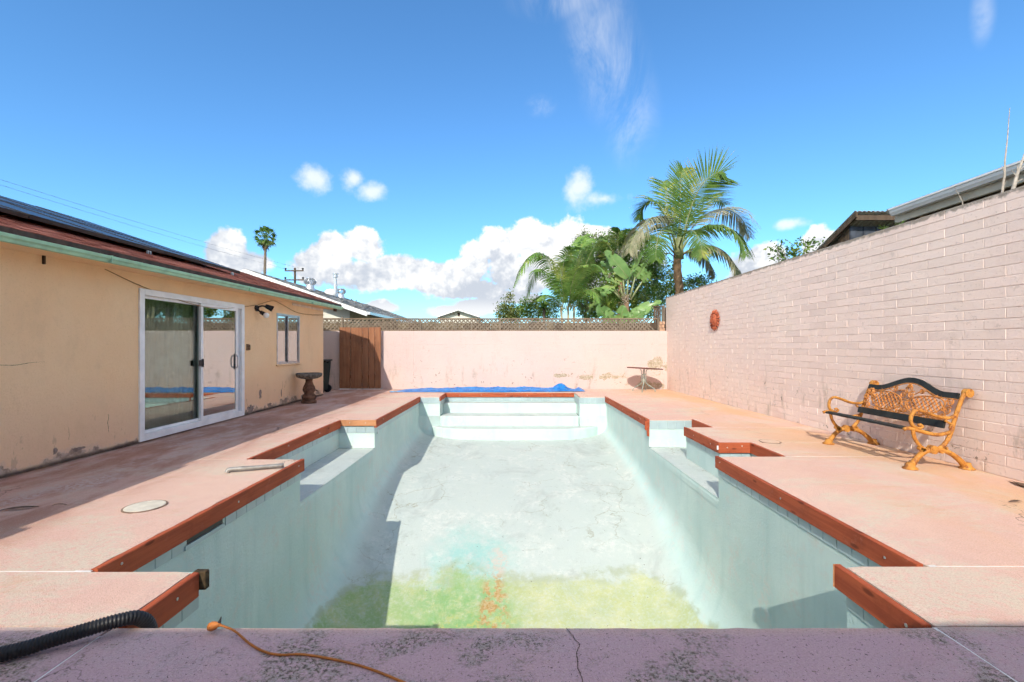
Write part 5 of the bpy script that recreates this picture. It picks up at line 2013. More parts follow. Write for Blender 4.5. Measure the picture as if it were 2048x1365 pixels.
for j in range(8):
    for i in range(30):
        bm.faces.new((vg[j][i], vg[j][i + 1], vg[j + 1][i + 1], vg[j + 1][i]))
mk('folded_corner', bm, TARPL, tp)

# ---- bistro table
VERD = plain('verdigris_iron', (0.30, 0.36, 0.31), 0.7, 0.3, 20, 0.3, 60)
bt = thing('bistro_table', 'small oval bistro table with slender iron legs in the far corner', 'table', (3.86, 13.42, 0))
bm = B()
lathe(bm, [(0.52, 0.0), (0.535, 0.008), (0.535, 0.022), (0.52, 0.03), (0.01, 0.031)], (0, 0, 0), 40)
bmesh.ops.transform(bm, matrix=Matrix.Translation((0.03, 0, 0.665)) @ Matrix.Rotation(R(3.2), 4, 'Y') @ Matrix.Diagonal((1, 0.58, 1, 1)), verts=bm.verts)
mk('table_top', bm, plain('brown_table_top', (0.13, 0.055, 0.045), 0.6, 0.2, 8), bt, local=True)
for k in range(4):
    a = math.pi / 4 + k * math.pi / 2 + 0.35
    c_, s_ = math.cos(a), math.sin(a)
    bm = B()
    pts = [(r * c_, r * s_, z) for r, z in ((0.11, 0.65), (0.065, 0.60), (0.06, 0.45), (0.055, 0.33), (0.07, 0.24), (0.16, 0.17), (0.26, 0.11), (0.31, 0.06), (0.32, 0.0))]
    tube(bm, catmull(pts, 5), 0.012, 8)
    mk('leg', bm, VERD, bt, local=True, smooth=True)
bm = B()
for z in (0.50, 0.30):
    pts = [(0.062 * math.cos(2 * math.pi * k / 20), 0.062 * math.sin(2 * math.pi * k / 20), z) for k in range(21)]
    tube(bm, pts, 0.010, 6, cap=False)
mk('ring', bm, VERD, bt, local=True)

# ---- skimmer lid, handrail lying on the deck, small cover
lid = thing('skimmer_lid', 'round cream skimmer lid set in the sunny deck', 'lid', (-3.0, 3.71, 0.003))
bm = B()
lathe(bm, [(0.136, -0.01), (0.136, 0.005), (0.130, 0.0065), (0.02, 0.0065), (0.015, 0.005), (0.001, 0.005)], (0, 0, 0), 40)
mk('disc', bm, plain('cream_lid', (0.62, 0.57, 0.47), 0.7, 0.12, 12, 0.2, 60), lid, local=True)
bm = B()
lathe(bm, [(0.150, -0.006), (0.150, 0.0030), (0.138, 0.0030), (0.138, -0.006)], (0, 0, 0), 40)
mk('rim', bm, plain('dirty_gap', (0.22, 0.15, 0.11), 0.9, 0.3, 12), lid, local=True)
hr = thing('metal_bar', 'bent galvanised metal bar lying on the deck edge', 'bar', (-2.7, 4.82, 0))
bm = B()
pts = catmull([(-2.955, 4.70, 0.004), (-2.945, 4.712, 0.030), (-2.90, 4.73, 0.034), (-2.70, 4.80, 0.032), (-2.47, 4.905, 0.029)], 8)
tube(bm, pts, 0.022, 12)
mk('tube', bm, plain('dull_galvanised', (0.30, 0.29, 0.27), 0.6, 0.25, 14, metal=0.5), hr, smooth=True)
cv = thing('deck_cover', 'round cover outline set flush in the deck left of the bench', 'cover', (3.54, 6.27, 0.003))
bm = B()
lathe(bm, [(0.125, -0.01), (0.125, 0.002), (0.11, 0.003), (0.001, 0.003)], (0, 0, 0), 36)
mk('disc', bm, DECK, cv, local=True)
bm = B()
lathe(bm, [(0.136, -0.008), (0.136, 0.0008), (0.127, 0.0008), (0.127, -0.008)], (0, 0, 0), 36)
mk('gap', bm, plain('dark_gap', (0.12, 0.07, 0.05), 0.9, 0.3, 12), cv, local=True)

# ---- black corrugated hose
hs = thing('drain_hose', 'black corrugated drain hose curling over the near pool edge', 'hose', (-1.9, 1.95, 0))
path = catmull([(-4.2, 1.15, 0.034), (-3.3, 1.42, 0.034), (-2.6, 1.68, 0.034), (-2.12, 1.87, 0.036), (-1.98, 1.945, 0.046), (-1.86, 2.01, 0.060), (-1.785, 2.07, 0.060), (-1.745, 2.125, 0.035), (-1.725, 2.165, -0.05), (-1.715, 2.175, -0.3), (-1.70, 2.2, -1.2)], 26)
d = 0.0
pp, rr = [], []
for i, p in enumerate(path):
    if i:
        d += (p - path[i - 1]).length
    pp.append(p)
# resample at a fine pitch for the ribs
fine, acc = [], 0.0
PITCH = 0.0125
pos_, k = 0.0, 0
total = sum((b - a).length for a, b in zip(path, path[1:]))
cum = [0.0]
for a, b in zip(path, path[1:]):
    cum.append(cum[-1] + (b - a).length)
s_, j = 0.0, 0
while s_ < total - 1e-4:
    while cum[j + 1] < s_:
        j += 1
    t = (s_ - cum[j]) / max(1e-9, cum[j + 1] - cum[j])
    fine.append(path[j].lerp(path[j + 1], t))
    s_ += PITCH / 4
bm = B()
tube(bm, fine, [0.031 if (i % 4) in (0, 1) else 0.027 for i in range(len(fine))], 12)
mk('corrugated_tube', bm, BLACKP, hs, smooth=True)

# ---- orange extension cord
OR_ = plain('orange_cord_rubber', (0.46, 0.155, 0.035), 0.6, 0.15, 10)
ec = thing('extension_cord', 'orange extension cord with plug end at the near pool edge', 'cord', (-0.9, 1.95, 0))
pix = [(436, 1250, 0.035), (450, 1254, 0.032), (470, 1263, 0.02), (500, 1288, 0.007), (530, 1304, 0.006), (560, 1310, 0.006), (600, 1309, 0.006), (640, 1314, 0.006), (690, 1324, 0.006), (740, 1338, 0.006), (800, 1362, 0.006), (850, 1385, 0.006), (930, 1440, 0.006)]
pts = []
for a, b, z in pix:
    dd = F_PX * (CAM_H - z) / (b - VPY)
    pts.append(((a - VPX) * dd / F_PX, dd, z))
bm = B()
tube(bm, catmull(pts, 8), 0.0048, 8)
mk('cable', bm, OR_, ec, smooth=True)
p0 = Vector(pts[0])
bm = B()
tube(bm, [p0 + Vector((0.012, -0.002, 0.0)), p0 + Vector((-0.004, 0, 0.0)), p0 + Vector((-0.016, 0.002, -0.006)), p0 + Vector((-0.030, 0.004, -0.010)), p0 + Vector((-0.040, 0.006, -0.012))], [0.007, 0.012, 0.018, 0.020, 0.018], 12)
mk('plug', bm, OR_, ec, smooth=True)
bm = B()
tube(bm, [p0 + Vector((0.004, 0.004, 0.008)), p0 + Vector((0.010, 0.008, 0.032))], [0.008, 0.002], 6)
mk('tag', bm, BLACKP, ec)

# ---- fallen scraps on the deck, and a strip drawn for a shadow
SCR = plain('bark_and_shadow_brown', (0.12, 0.075, 0.05), 0.9, 0.4, 30)
def scrap_piece(name, label, px, py, l_, w_, ang, cat='debris'):
    dd = F_PX * CAM_H / (py - VPY)
    p = Vector(((px - VPX) * dd / F_PX, dd, 0.006))
    bm = B()
    n = 10
    la, lb = [], []
    for i in range(n + 1):
        t = i / n - 0.5
        wv = w_ * (1 - (2 * t) ** 2) * (0.7 + 0.5 * mnoise.noise(Vector((t * 6, px, 0))))
        c_ = Vector((t * l_, 0.15 * l_ * t * t, 0.012 * (1 - 4 * t * t) + 0.004))
        la.append(bm.verts.new(c_ + Vector((0, wv, 0))))
        lb.append(bm.verts.new(c_ - Vector((0, wv, 0.004))))
    for i in range(n):
        bm.faces.new((la[i], la[i + 1], lb[i + 1], lb[i]))
    o = mk(name, bm, SCR)
    o.location = p
    o.rotation_euler = (0, 0, ang)
    tag(o, label, cat)
scrap_piece('bark_scrap', 'curled dark bark scrap on the shaded deck by the house', 38, 1020, 0.24, 0.03, 0.35)
scrap_piece('dry_twig', 'short dry twig on the shaded deck by the house', 118, 1013, 0.10, 0.006, 0.2, 'twig')
scrap_piece('shadow_strip', 'dark strip standing in for a shadow at the foot of the tall wall', 2042, 972, 0.30, 0.05, 1.2)  # brown strip laid where a shadow falls at the wall foot
scrap_piece('dark_piece', 'dark curled piece on the deck near the pink wall', 2032, 1006, 0.13, 0.018, 0.1, 'leaf')  # thin dark curled piece lying on the deck

# ================================================================== PLANTS
LEAF_KING = m_leaf('king_palm_leaf', (0.080, 0.167, 0.029), (0.167, 0.268, 0.051), (0.493, 0.464, 0.102), 0.4, 0.3, 2.2)
LEAF_DRY = m_leaf('silvered_palm_leaf', (0.217, 0.232, 0.116), (0.392, 0.362, 0.232), (0.551, 0.478, 0.348), 0.6, 0.25, 3.0)
LEAF_Q = m_leaf('queen_palm_leaf', (0.108, 0.227, 0.043), (0.250, 0.400, 0.087), (0.477, 0.520, 0.130), 0.4, 0.3, 3.0)
LEAF_BOP = m_leaf('strelitzia_leaf', (0.148, 0.287, 0.078), (0.270, 0.426, 0.131), (0.383, 0.470, 0.131), 0.32, 0.28, 1.6)
LEAF_SHRUB = m_leaf('shrub_leaf', (0.075, 0.176, 0.034), (0.238, 0.362, 0.070), (0.424, 0.475, 0.100), 0.4, 0.3, 3.5)
LEAF_OLIVE = m_leaf('olive_leaf', (0.109, 0.173, 0.045), (0.263, 0.299, 0.090), (0.36, 0.37, 0.10), 0.45, 0.3, 3.5)
LEAF_CIT = m_leaf('citrus_leaf', (0.061, 0.131, 0.020), (0.166, 0.260, 0.043), (0.418, 0.470, 0.086), 0.3, 0.3, 4.0)
LEAF_FAN = m_leaf('fan_palm_leaf', (0.075, 0.170, 0.038), (0.151, 0.273, 0.056), (0.320, 0.339, 0.094), 0.45, 0.25, 1.0)
RACHIS = plain('pale_leaf_stalk', (0.24, 0.26, 0.12), 0.6, 0.2, 5)
BARK = plain('tan_palm_bark', (0.27, 0.17, 0.10), 0.9, 0.35, 5, 0.6, 25, dist=0.02)
BARKG = plain('grey_bark', (0.16, 0.13, 0.10), 0.9, 0.35, 6, 0.6, 30, dist=0.02)


def frond(parent, ctrl, leaf_len, n, mat, seed, droop=0.5, start=0.18, up=(0, 0, 1), wid=0.022, rr=0.018, vee=0.35):
    """feather leaf: a stalk through ctrl (world points) with leaflets each side"""
    rnd = random.Random(seed)
    pts = catmull(ctrl, 10)
    n_p = len(pts)
    bm = B()
    tube(bm, pts, [rr * (1 - 0.85 * i / (n_p - 1)) for i in range(n_p)], 6)
    stalk_faces = len(bm.faces)
    for i in range(n):
        t = start + (1 - start) * (i + 0.5) / n
        f_ = t * (n_p - 1)
        k = min(n_p - 2, int(f_))
        p = pts[k].lerp(pts[k + 1], f_ - k)
        tan = (pts[min(k + 2, n_p - 1)] - pts[max(k - 1, 0)]).normalized()
        side = tan.cross(Vector(up))
        if side.length < 0.15:
            side = tan.cross(Vector((0.3, 1, 0.2)))
        side.normalize()
        nrm = side.cross(tan).normalized()
        prof = math.sin(math.pi * (0.12 + 0.86 * (t - start) / (1 - start))) ** 0.6
        for s_ in (1, -1):
            L = leaf_len * prof * rnd.uniform(0.85, 1.1)
            fwd = 0.35 + 0.9 * t ** 2
            dirv = (side * s_ + tan * fwd + nrm * (vee + rnd.uniform(-0.12, 0.12))).normalized()
            q = p.copy()
            wv = wid * rnd.uniform(0.8, 1.15)
            prev = None
            for j in range(4):
                u = j / 3
                wj = wv * (0.6, 1.0, 0.75, 0.05)[j]
                a = tan * wj
                va, vb = bm.verts.new(q - a), bm.verts.new(q + a + nrm * wj * 0.2)
                if prev:
                    bm.faces.new((prev[0], prev[1], vb, va))
                prev = (va, vb)
                dirv = (dirv + Vector((0, 0, -droop * (0.25 + 0.5 * u))) + Vector((rnd.uniform(-.05, .05), rnd.uniform(-.05, .05), 0))).normalized()
                q = q + dirv * (L / 3)
    for fa in list(bm.faces)[:stalk_faces]:
        fa.material_index = 1
    for k, fa in enumerate(bm.faces):
        fa.material_index = 1 if k < stalk_faces else 0
    if parent is not None:
        bmesh.ops.transform(bm, matrix=wmat(parent).inverted(), verts=bm.verts)
    me = bpy.data.meshes.new('frond')
    bm.to_mesh(me)
    bm.free()
    me.materials.append(mat)
    me.materials.append(RACHIS)
    o = bpy.data.objects.new('frond', me)
    COL.objects.link(o)
    o.parent = parent
    return o


def pxs(lst, y0, dys):
    return [at(a, b, y0 + d) for (a, b), d in zip(lst, dys)]


# ---- tall feather palm
YK = 17.0
kp = thing('feather_palm', 'tall feather palm with ringed tan trunk above the wall corner', 'palm', (at(1357, 695, YK).x, YK, 0))
bm = B()
tx = at(1357, 695, YK).x
tp_ = [(tx + 0.05 * math.sin(i * 0.3), YK, -0.05 + 4.85 * i / 40) for i in range(41)]
tube(bm, tp_, [0.185 + 0.018 * (i % 3 == 0) - 0.0012 * i for i in range(41)], 14)
mk('trunk', bm, BARK, kp, smooth=True)
bm = B()
tube(bm, [(tx, YK, 4.6), (tx + 0.01, YK, 4.95), (tx + 0.03, YK, 5.4), (tx + 0.05, YK, 5.8)], [0.19, 0.17, 0.11, 0.05], 12)
mk('crownshaft', bm, plain('green_crownshaft', (0.20, 0.22, 0.09), 0.5, 0.25, 5), kp, smooth=True)
KF = [
    ([(1360, 510), (1372, 450), (1388, 400), (1408, 365), (1432, 347), (1448, 345)], (0, -.1, -.3, -.5, -.7, -.9), 1.05, 40, LEAF_KING, 0.10, 0.05),
    ([(1358, 505), (1360, 450), (1360, 400), (1362, 355), (1366, 338)], (0, .1, .2, .3, .4), 0.75, 34, LEAF_KING, 0.20, 0.3),
    ([(1352, 505), (1340, 455), (1322, 415), (1302, 402), (1285, 415), (1278, 440)], (0, .2, .5, .8, 1.0, 1.2), 0.85, 40, LEAF_KING, 0.45, 0.2),
    ([(1350, 505), (1332, 455), (1310, 435), (1285, 450), (1265, 480), (1258, 505)], (0, -.3, -.7, -1.0, -1.2, -1.4), 1.05, 44, LEAF_DRY, 0.9, 0.1),
    ([(1354, 505), (1345, 470), (1330, 455), (1318, 470), (1312, 500), (1312, 520)], (0, -.6, -1.1, -1.6, -1.9, -2.1), 0.85, 38, LEAF_KING, 0.5, 0.2),
    ([(1362, 505), (1385, 455), (1420, 425), (1455, 420), (1485, 440), (1500, 475)], (0, .3, .6, .8, 1.0, 1.2), 1.05, 46, LEAF_DRY, 0.85, 0.15),
    ([(1360, 508), (1385, 470), (1420, 452), (1455, 455), (1482, 480), (1492, 512)], (0, -.3, -.7, -1.1, -1.4, -1.6), 1.0, 46, LEAF_KING, 0.85, 0.1),
    ([(1358, 512), (1385, 498), (1420, 492), (1450, 505), (1470, 530), (1478, 550)], (0, -.2, -.4, -.6, -.8, -1.0), 0.85, 44, LEAF_DRY, 1.0, 0.0),
    ([(1358, 514), (1378, 502), (1402, 508), (1420, 530), (1430, 555)], (0, .1, .2, .2, .3), 0.55, 32, LEAF_DRY, 0.9, -0.2),
    ([(1352, 510), (1325, 482), (1295, 470), (1268, 482), (1250, 512)], (0, .4, .8, 1.1, 1.3), 0.85, 40, LEAF_KING, 0.6, 0.1),
    ([(1362, 500), (1380, 440), (1405, 400), (1430, 395), (1450, 410)], (0, .8, 1.6, 2.2, 2.6), 0.95, 40, LEAF_KING, 0.35, 0.2),
    ([(1356, 500), (1368, 470), (1385, 462), (1400, 485), (1405, 515)], (0, -.9, -1.7, -2.2, -2.4), 0.85, 36, LEAF_KING, 0.55, 0.2),
    ([(1354, 500), (1345, 440), (1338, 395), (1330, 370), (1318, 362)], (0, .5, 1.0, 1.4, 1.7), 0.8, 36, LEAF_KING, 0.3, 0.25),
]
for i, (p, dy, ll, n, m_, dr, vee) in enumerate(KF):
    frond(kp, pxs(p, YK, dy), ll * 1.12, int(n * 1.35), m_, 100 + i, dr, 0.20, up=(0.1, -1, 0.15) if i in (0, 1) else (0, 0, 1), wid=0.030 if i else 0.024, rr=0.030, vee=vee)
bm = B()                                            # dead stalks round the crown base
for a, b in (((1352, 512), (1325, 490)), ((1350, 515), (1328, 508)), ((1364, 512), (1395, 498))):
    tube(bm, catmull([at(*a, YK - 0.1), (at(*a, YK - 0.1) + at(*b, YK - 0.3)) / 2 + Vector((0, 0, 0.08)), at(*b, YK - 0.3)], 5), 0.022, 6)
mk('dead_stalk', bm, BARKG, kp)

# ---- clumping palm with the arching leaf
YQ = 15.4
qp = thing('clumping_palm', 'slender clumping palm with an arching leaf over the lattice', 'palm', (at(1135, 695, YQ).x, YQ, 0))
for k, (px0, px1) in enumerate(((1128, 1122), (1136, 1136), (1143, 1148))):
    bm = B()
    a, b = at(px0 + 4, 695, YQ + 0.1 * k), at(px1, 612, YQ + 0.1 * k)
    tube(bm, [(a.x, a.y, -0.05), ((a.x + b.x) / 2, a.y, b.z * 0.5), b], [0.055, 0.05, 0.035], 10)
    mk('stem', bm, plain('straw_cane_%d' % k, (0.36, 0.30, 0.17), 0.7, 0.25, 4), qp, smooth=True)
QF = [
    ([(1128, 620), (1112, 565), (1095, 520), (1072, 506), (1046, 530), (1028, 572)], (0, -.1, -.3, -.5, -.7, -.8), 0.62, 70, LEAF_Q, 1.0, 0.0),
    ([(1126, 620), (1108, 575), (1092, 545), (1075, 540), (1060, 565), (1052, 600)], (0, .2, .5, .7, .9, 1.0), 0.5, 52, LEAF_Q, 1.0, 0.0),
    ([(1136, 618), (1134, 565), (1142, 515), (1158, 480), (1172, 470)], (0, .1, .2, .3, .5), 0.55, 56, LEAF_Q, 0.6, 0.2),
    ([(1142, 618), (1158, 565), (1178, 515), (1195, 488), (1210, 482)], (0, -.2, -.4, -.5, -.6), 0.55, 60, LEAF_Q, 0.7, 0.15),
    ([(1140, 620), (1150, 575), (1166, 545), (1190, 530), (1212, 545)], (0, -.5, -.9, -1.2, -1.4), 0.5, 50, LEAF_Q, 0.8, 0.1),
    ([(1134, 620), (1124, 570), (1128, 525), (1140, 500), (1150, 495)], (0, -.4, -.7, -.9, -1.1), 0.5, 50, LEAF_Q, 0.7, 0.2),
    ([(1144, 622), (1170, 590), (1195, 575), (1220, 580), (1235, 600)], (0, .2, .4, .6, .8), 0.45, 44, LEAF_Q, 0.8, 0.1),
    ([(1138, 616), (1146, 560), (1162, 520), (1170, 490), (1182, 478)], (0, .4, .7, .9, 1.2), 0.5, 50, LEAF_Q, 0.7, 0.2),
    ([(1132, 622), (1122, 590), (1120, 560), (1126, 535), (1136, 522)], (0, -.2, -.4, -.5, -.6), 0.5, 50, LEAF_Q, 0.8, 0.2),
    ([(1140, 622), (1155, 595), (1172, 580), (1190, 585), (1200, 605)], (0, -.6, -1.0, -1.3, -1.5), 0.45, 44, LEAF_Q, 0.9, 0.1),
    ([(1136, 622), (1140, 590), (1148, 555), (1160, 535), (1175, 530)], (0, -.7, -1.2, -1.5, -1.7), 0.5, 50, LEAF_Q, 0.8, 0.1),
    ([(1128, 625), (1108, 600), (1090, 590), (1074, 600)], (0, -.3, -.6, -.8), 0.4, 40, LEAF_Q, 0.9, 0.1),
    ([(1140, 615), (1150, 545), (1160, 500), (1166, 475)], (0, -.1, -.1, .1), 0.5, 50, LEAF_Q, 0.7, 0.2),
]
for i, (p, dy, ll, n, m_, dr, vee) in enumerate(QF):
    frond(qp, pxs(p, YQ, dy), ll * 1.1, int(n * 1.1), m_, 200 + i, dr, 0.12, wid=0.018, rr=0.016, vee=vee)
# a second feather palm, mostly hidden, yellowed
YY = 18.5
yp = thing('yellowing_palm', 'yellowing feather palm crown behind the broad leaved plant', 'palm', (at(1240, 695, YY).x, YY, 0))
bm = B()
a = at(1240, 695, YY)
tube(bm, [(a.x, YY, -0.05), (a.x, YY, 2.4), (a.x + 0.05, YY, 4.6)], [0.14, 0.12, 0.09], 10)
mk('trunk', bm, BARK, yp, smooth=True)
for i, p in enumerate(([(1240, 535), (1220, 495), (1195, 478), (1170, 490), (1155, 520)], [(1242, 535), (1250, 480), (1265, 462), (1285, 475), (1298, 505)], [(1240, 535), (1235, 480), (1240, 462), (1248, 470)],
                       [(1244, 535), (1270, 500), (1295, 495), (1315, 515), (1325, 540)], [(1238, 535), (1212, 515), (1190, 520), (1176, 545)], [(1240, 535), (1232, 500), (1225, 490), (1215, 510), (1210, 540)])):
    frond(yp, pxs(p, YY, [0, -.3 + .2 * i, -.6 + .3 * i, -.8 + .3 * i, -1 + .3 * i]), 0.8, 40, LEAF_Q if i % 2 else LEAF_KING, 300 + i, 0.7, 0.2, wid=0.022, rr=0.024, vee=0.2)


# ---- giant bird of paradise
def paddle(parent, base, tip, width, nrm, mat, seed, splits=5, curl=0.25, fold=0.22):
    rnd = random.Random(seed)
    base, tip, nrm = Vector(base), Vector(tip), Vector(nrm).normalized()
    ax = tip - base
    L = ax.length
    t_ = ax.normalized()
    side = t_.cross(nrm).normalized()
    nrm = side.cross(t_).normalized()
    n = 26
    bm = B()
    rows_ = []
    cut = {s_: set(rnd.sample(range(4, n - 2), splits)) for s_ in (-1, 1)}
    for s_ in (-1, 1):
        prev = None
        for i in range(n + 1):
            u = i / n
            w_ = width * 0.5 * (math.sin(math.pi * min(1, u * 0.93 + 0.05)) ** 0.55) * (1 - 0.25 * u)
            c_ = base + ax * u - nrm * (curl * L * u * u)
            cs = []
            for j in range(4):
                v_ = j / 3
                wob_ = 0.015 * mnoise.noise(Vector((u * 5, s_ * 3 + v_, seed)))
                cs.append(c_ + side * (s_ * w_ * v_) + nrm * (fold * w_ * v_ * (1 - 0.55 * v_) + wob_ * v_ * 2))
            vs = [bm.verts.new(p) for p in cs]
            if prev and i not in cut[s_]:
                for j in range(3):
                    bm.faces.new((prev[j], prev[j + 1], vs[j + 1], vs[j]))
            elif prev:
                bm.faces.new((prev[0], prev[1], vs[1], vs[0]))
                # torn lobe: pull the edge back
                for q, j in ((vs[3], 3), (vs[2], 2)):
                    q.co -= nrm * 0.02 * j
                    q.co += t_ * 0.02 * j
            prev = vs
    nf = len(bm.faces)
    mid = [base + ax * (i / 8) - nrm * (curl * L * (i / 8) ** 2 + 0.006) for i in range(9)]
    tube(bm, mid, [0.02 * (1 - 0.8 * i / 8) for i in range(9)], 6)
    for k, fa in enumerate(bm.faces):
        fa.material_index = 0 if k < nf else 1
        fa.smooth = True
    bmesh.ops.transform(bm, matrix=wmat(parent).inverted(), verts=bm.verts)
    me = bpy.data.meshes.new('leaf')
    bm.to_mesh(me)
    bm.free()
    me.materials.append(mat)
    me.materials.append(RACHIS)
    o = bpy.data.objects.new('leaf', me)
    COL.objects.link(o)
    o.parent = parent
    return o


YB_ = 15.6
bp_ = thing('bird_of_paradise_plant', 'giant broad leaved plant with pale paddle leaves behind the lattice', 'plant', (at(1258, 695, YB_).x, YB_, 0))
bm = B()
tb = at(1256, 695, YB_)
tt = at(1252, 592, YB_)
tube(bm, [(tb.x, YB_, -0.05), (tb.x, YB_, 1.2), (tt.x, YB_, tt.z)], [0.10, 0.10, 0.085], 12)
mk('stem', bm, BARK, bp_, smooth=True)
stalks = [((1250, 595), (1246, 560)), ((1254, 595), (1256, 560)), ((1260, 597), (1270, 555)), ((1262, 600), (1285, 562)), ((1246, 598), (1240, 570)), ((1244, 600), (1215, 575))]
PALEST = plain('pale_green_stalk', (0.30, 0.33, 0.16), 0.5, 0.2, 6)
for a, b in stalks:
    bm = B()
    p, q = at(*a, YB_ - 0.05), at(*b, YB_ - 0.15)
    tube(bm, [p, (p + q) / 2 + Vector((0.0, 0, 0.02)), q], [0.035, 0.03, 0.02], 8)
    mk('leaf_stalk', bm, PALEST, bp_, smooth=True)
bm = B()
rs = random.Random(5)
for k in range(26):                                 # dry fibres at the leaf bases
    p = at(1250 + rs.uniform(-6, 8), 596 + rs.uniform(-6, 6), YB_ - 0.1)
    tube(bm, [p, p + Vector((rs.uniform(-0.16, 0.16), rs.uniform(-0.1, 0.05), rs.uniform(-0.16, 0.08)))], [0.012, 0.004], 4)
mk('dry_fibre', bm, plain('straw_fibre', (0.40, 0.33, 0.24), 0.9, 0.3, 20), bp_)
WSC = 1.5
PADS = [  # base px, tip px, width m, normal, depth base, depth tip
    ((1256, 556), (1214, 500), 0.40, (0.05, -1, 0.25), -.15, -.30, 1),
    ((1246, 562), (1203, 520), 0.30, (-0.3, -1, 0.7), -.10, .15, 7),
    ((1240, 568), (1212, 556), 0.26, (-0.1, -0.7, 0.8), -.2, -.4, 6),
    ((1256, 560), (1282, 498), 0.36, (-0.9, -0.35, 0.1), -.05, .1, 2),
    ((1262, 558), (1276, 505), 0.30, (0.8, -0.5, 0.1), .1, .3, 2),
    ((1272, 556), (1292, 528), 0.30, (0.3, -1, 0.4), -.1, -.3, 3),
    ((1284, 562), (1300, 545), 0.28, (0.2, -1, 0.6), -.2, -.5, 3),
    ((1224, 572), (1204, 588), 0.36, (-0.4, -0.8, 0.7), -.3, -.5, 3),
    ((1216, 580), (1168, 620), 0.30, (-0.5, -0.5, 0.7), -.2, -.2, 4),
    ((1262, 632), (1320, 598), 0.34, (-0.3, -0.8, 0.5), -.2, -.5, 4),
    ((1250, 640), (1300, 612), 0.36, (-0.2, -1, 0.6), -.4, -.6, 3),
    ((1222, 648), (1198, 612), 0.42, (-0.2, -1, 0.3), -.3, -.5, 3),
    ((1240, 648), (1248, 612), 0.34, (0.1, -1, 0.3), -.35, -.5, 2),
    ((1258, 645), (1290, 622), 0.28, (0.2, -1, 0.5), -.6, -.9, 3),
    ((1230, 648), (1215, 622), 0.30, (0.0, -1, 0.4), -.6, -.8, 3),
]
for i, (a, b, wd, nn, da, db, sp) in enumerate(PADS):
    paddle(bp_, at(*a, YB_ + da), at(*b, YB_ + db), wd * WSC, nn, LEAF_BOP, 400 + i, sp, 0.10 if i < 7 else 0.16)
for a, b in (((1253, 660), (1222, 646)), ((1256, 662), (1262, 632)), ((1254, 664), (1250, 640)), ((1255, 662), (1240, 648)), ((1257, 664), (1258, 645)), ((1254, 664), (1230, 648)), ((1244, 600), (1224, 572))):
    p, q = at(*a, YB_ - 0.2), at(*b, YB_ - 0.35)
    bm = B()
    tube(bm, [p, (p + q) / 2, q], 0.018, 6)
    mk('leaf_stalk', bm, RACHIS, bp_, smooth=True)

# ---- spiky rosettes
def rosette(name, label, px, py, y, n, L, mat, seed, wid=0.03):
    p = at(px, py, y)
    t = thing(name, label, 'plant', (p.x, y, 0), group=None)
    rnd = random.Random(seed)
    bm = B()
    tube(bm, [(0, 0, -0.05), (0, 0, p.z)], [0.06, 0.045], 8)
    mk('stem', bm, BARKG, t, local=True)
    bm = B()
    for k in range(n):
        a = rnd.uniform(0, 2 * math.pi)
        e_ = rnd.uniform(-0.2, 1.25)
        d = Vector((math.cos(a) * math.cos(e_), math.sin(a) * math.cos(e_), math.sin(e_)))
        s_ = d.cross(Vector((0, 0, 1))).normalized()
        q = Vector((0, 0, p.z))
        prev = None
        l_ = L * rnd.uniform(0.8, 1.15)
        for j in range(5):
            w_ = wid * (0.7, 1, 0.8, 0.5, 0.03)[j]
            va, vb = bm.verts.new(q - s_ * w_), bm.verts.new(q + s_ * w_)
            if prev:
                bm.faces.new((prev[0], prev[1], vb, va))
            prev = (va, vb)
            q = q + d * l_ / 4
            d = (d + Vector((0, 0, -0.10))).normalized()
    mk('crown', bm, mat, t, local=True)


rosette('spiky_plant', 'bright green spiky rosette plant peeping over the lattice', 1088, 618, 15.2, 70, 0.42, LEAF_Q, 31)
rosette('dark_yucca', 'dark spiky rosette in the shade under the broad leaves', 1218, 622, 15.5, 80, 0.55, LEAF_SHRUB, 32)


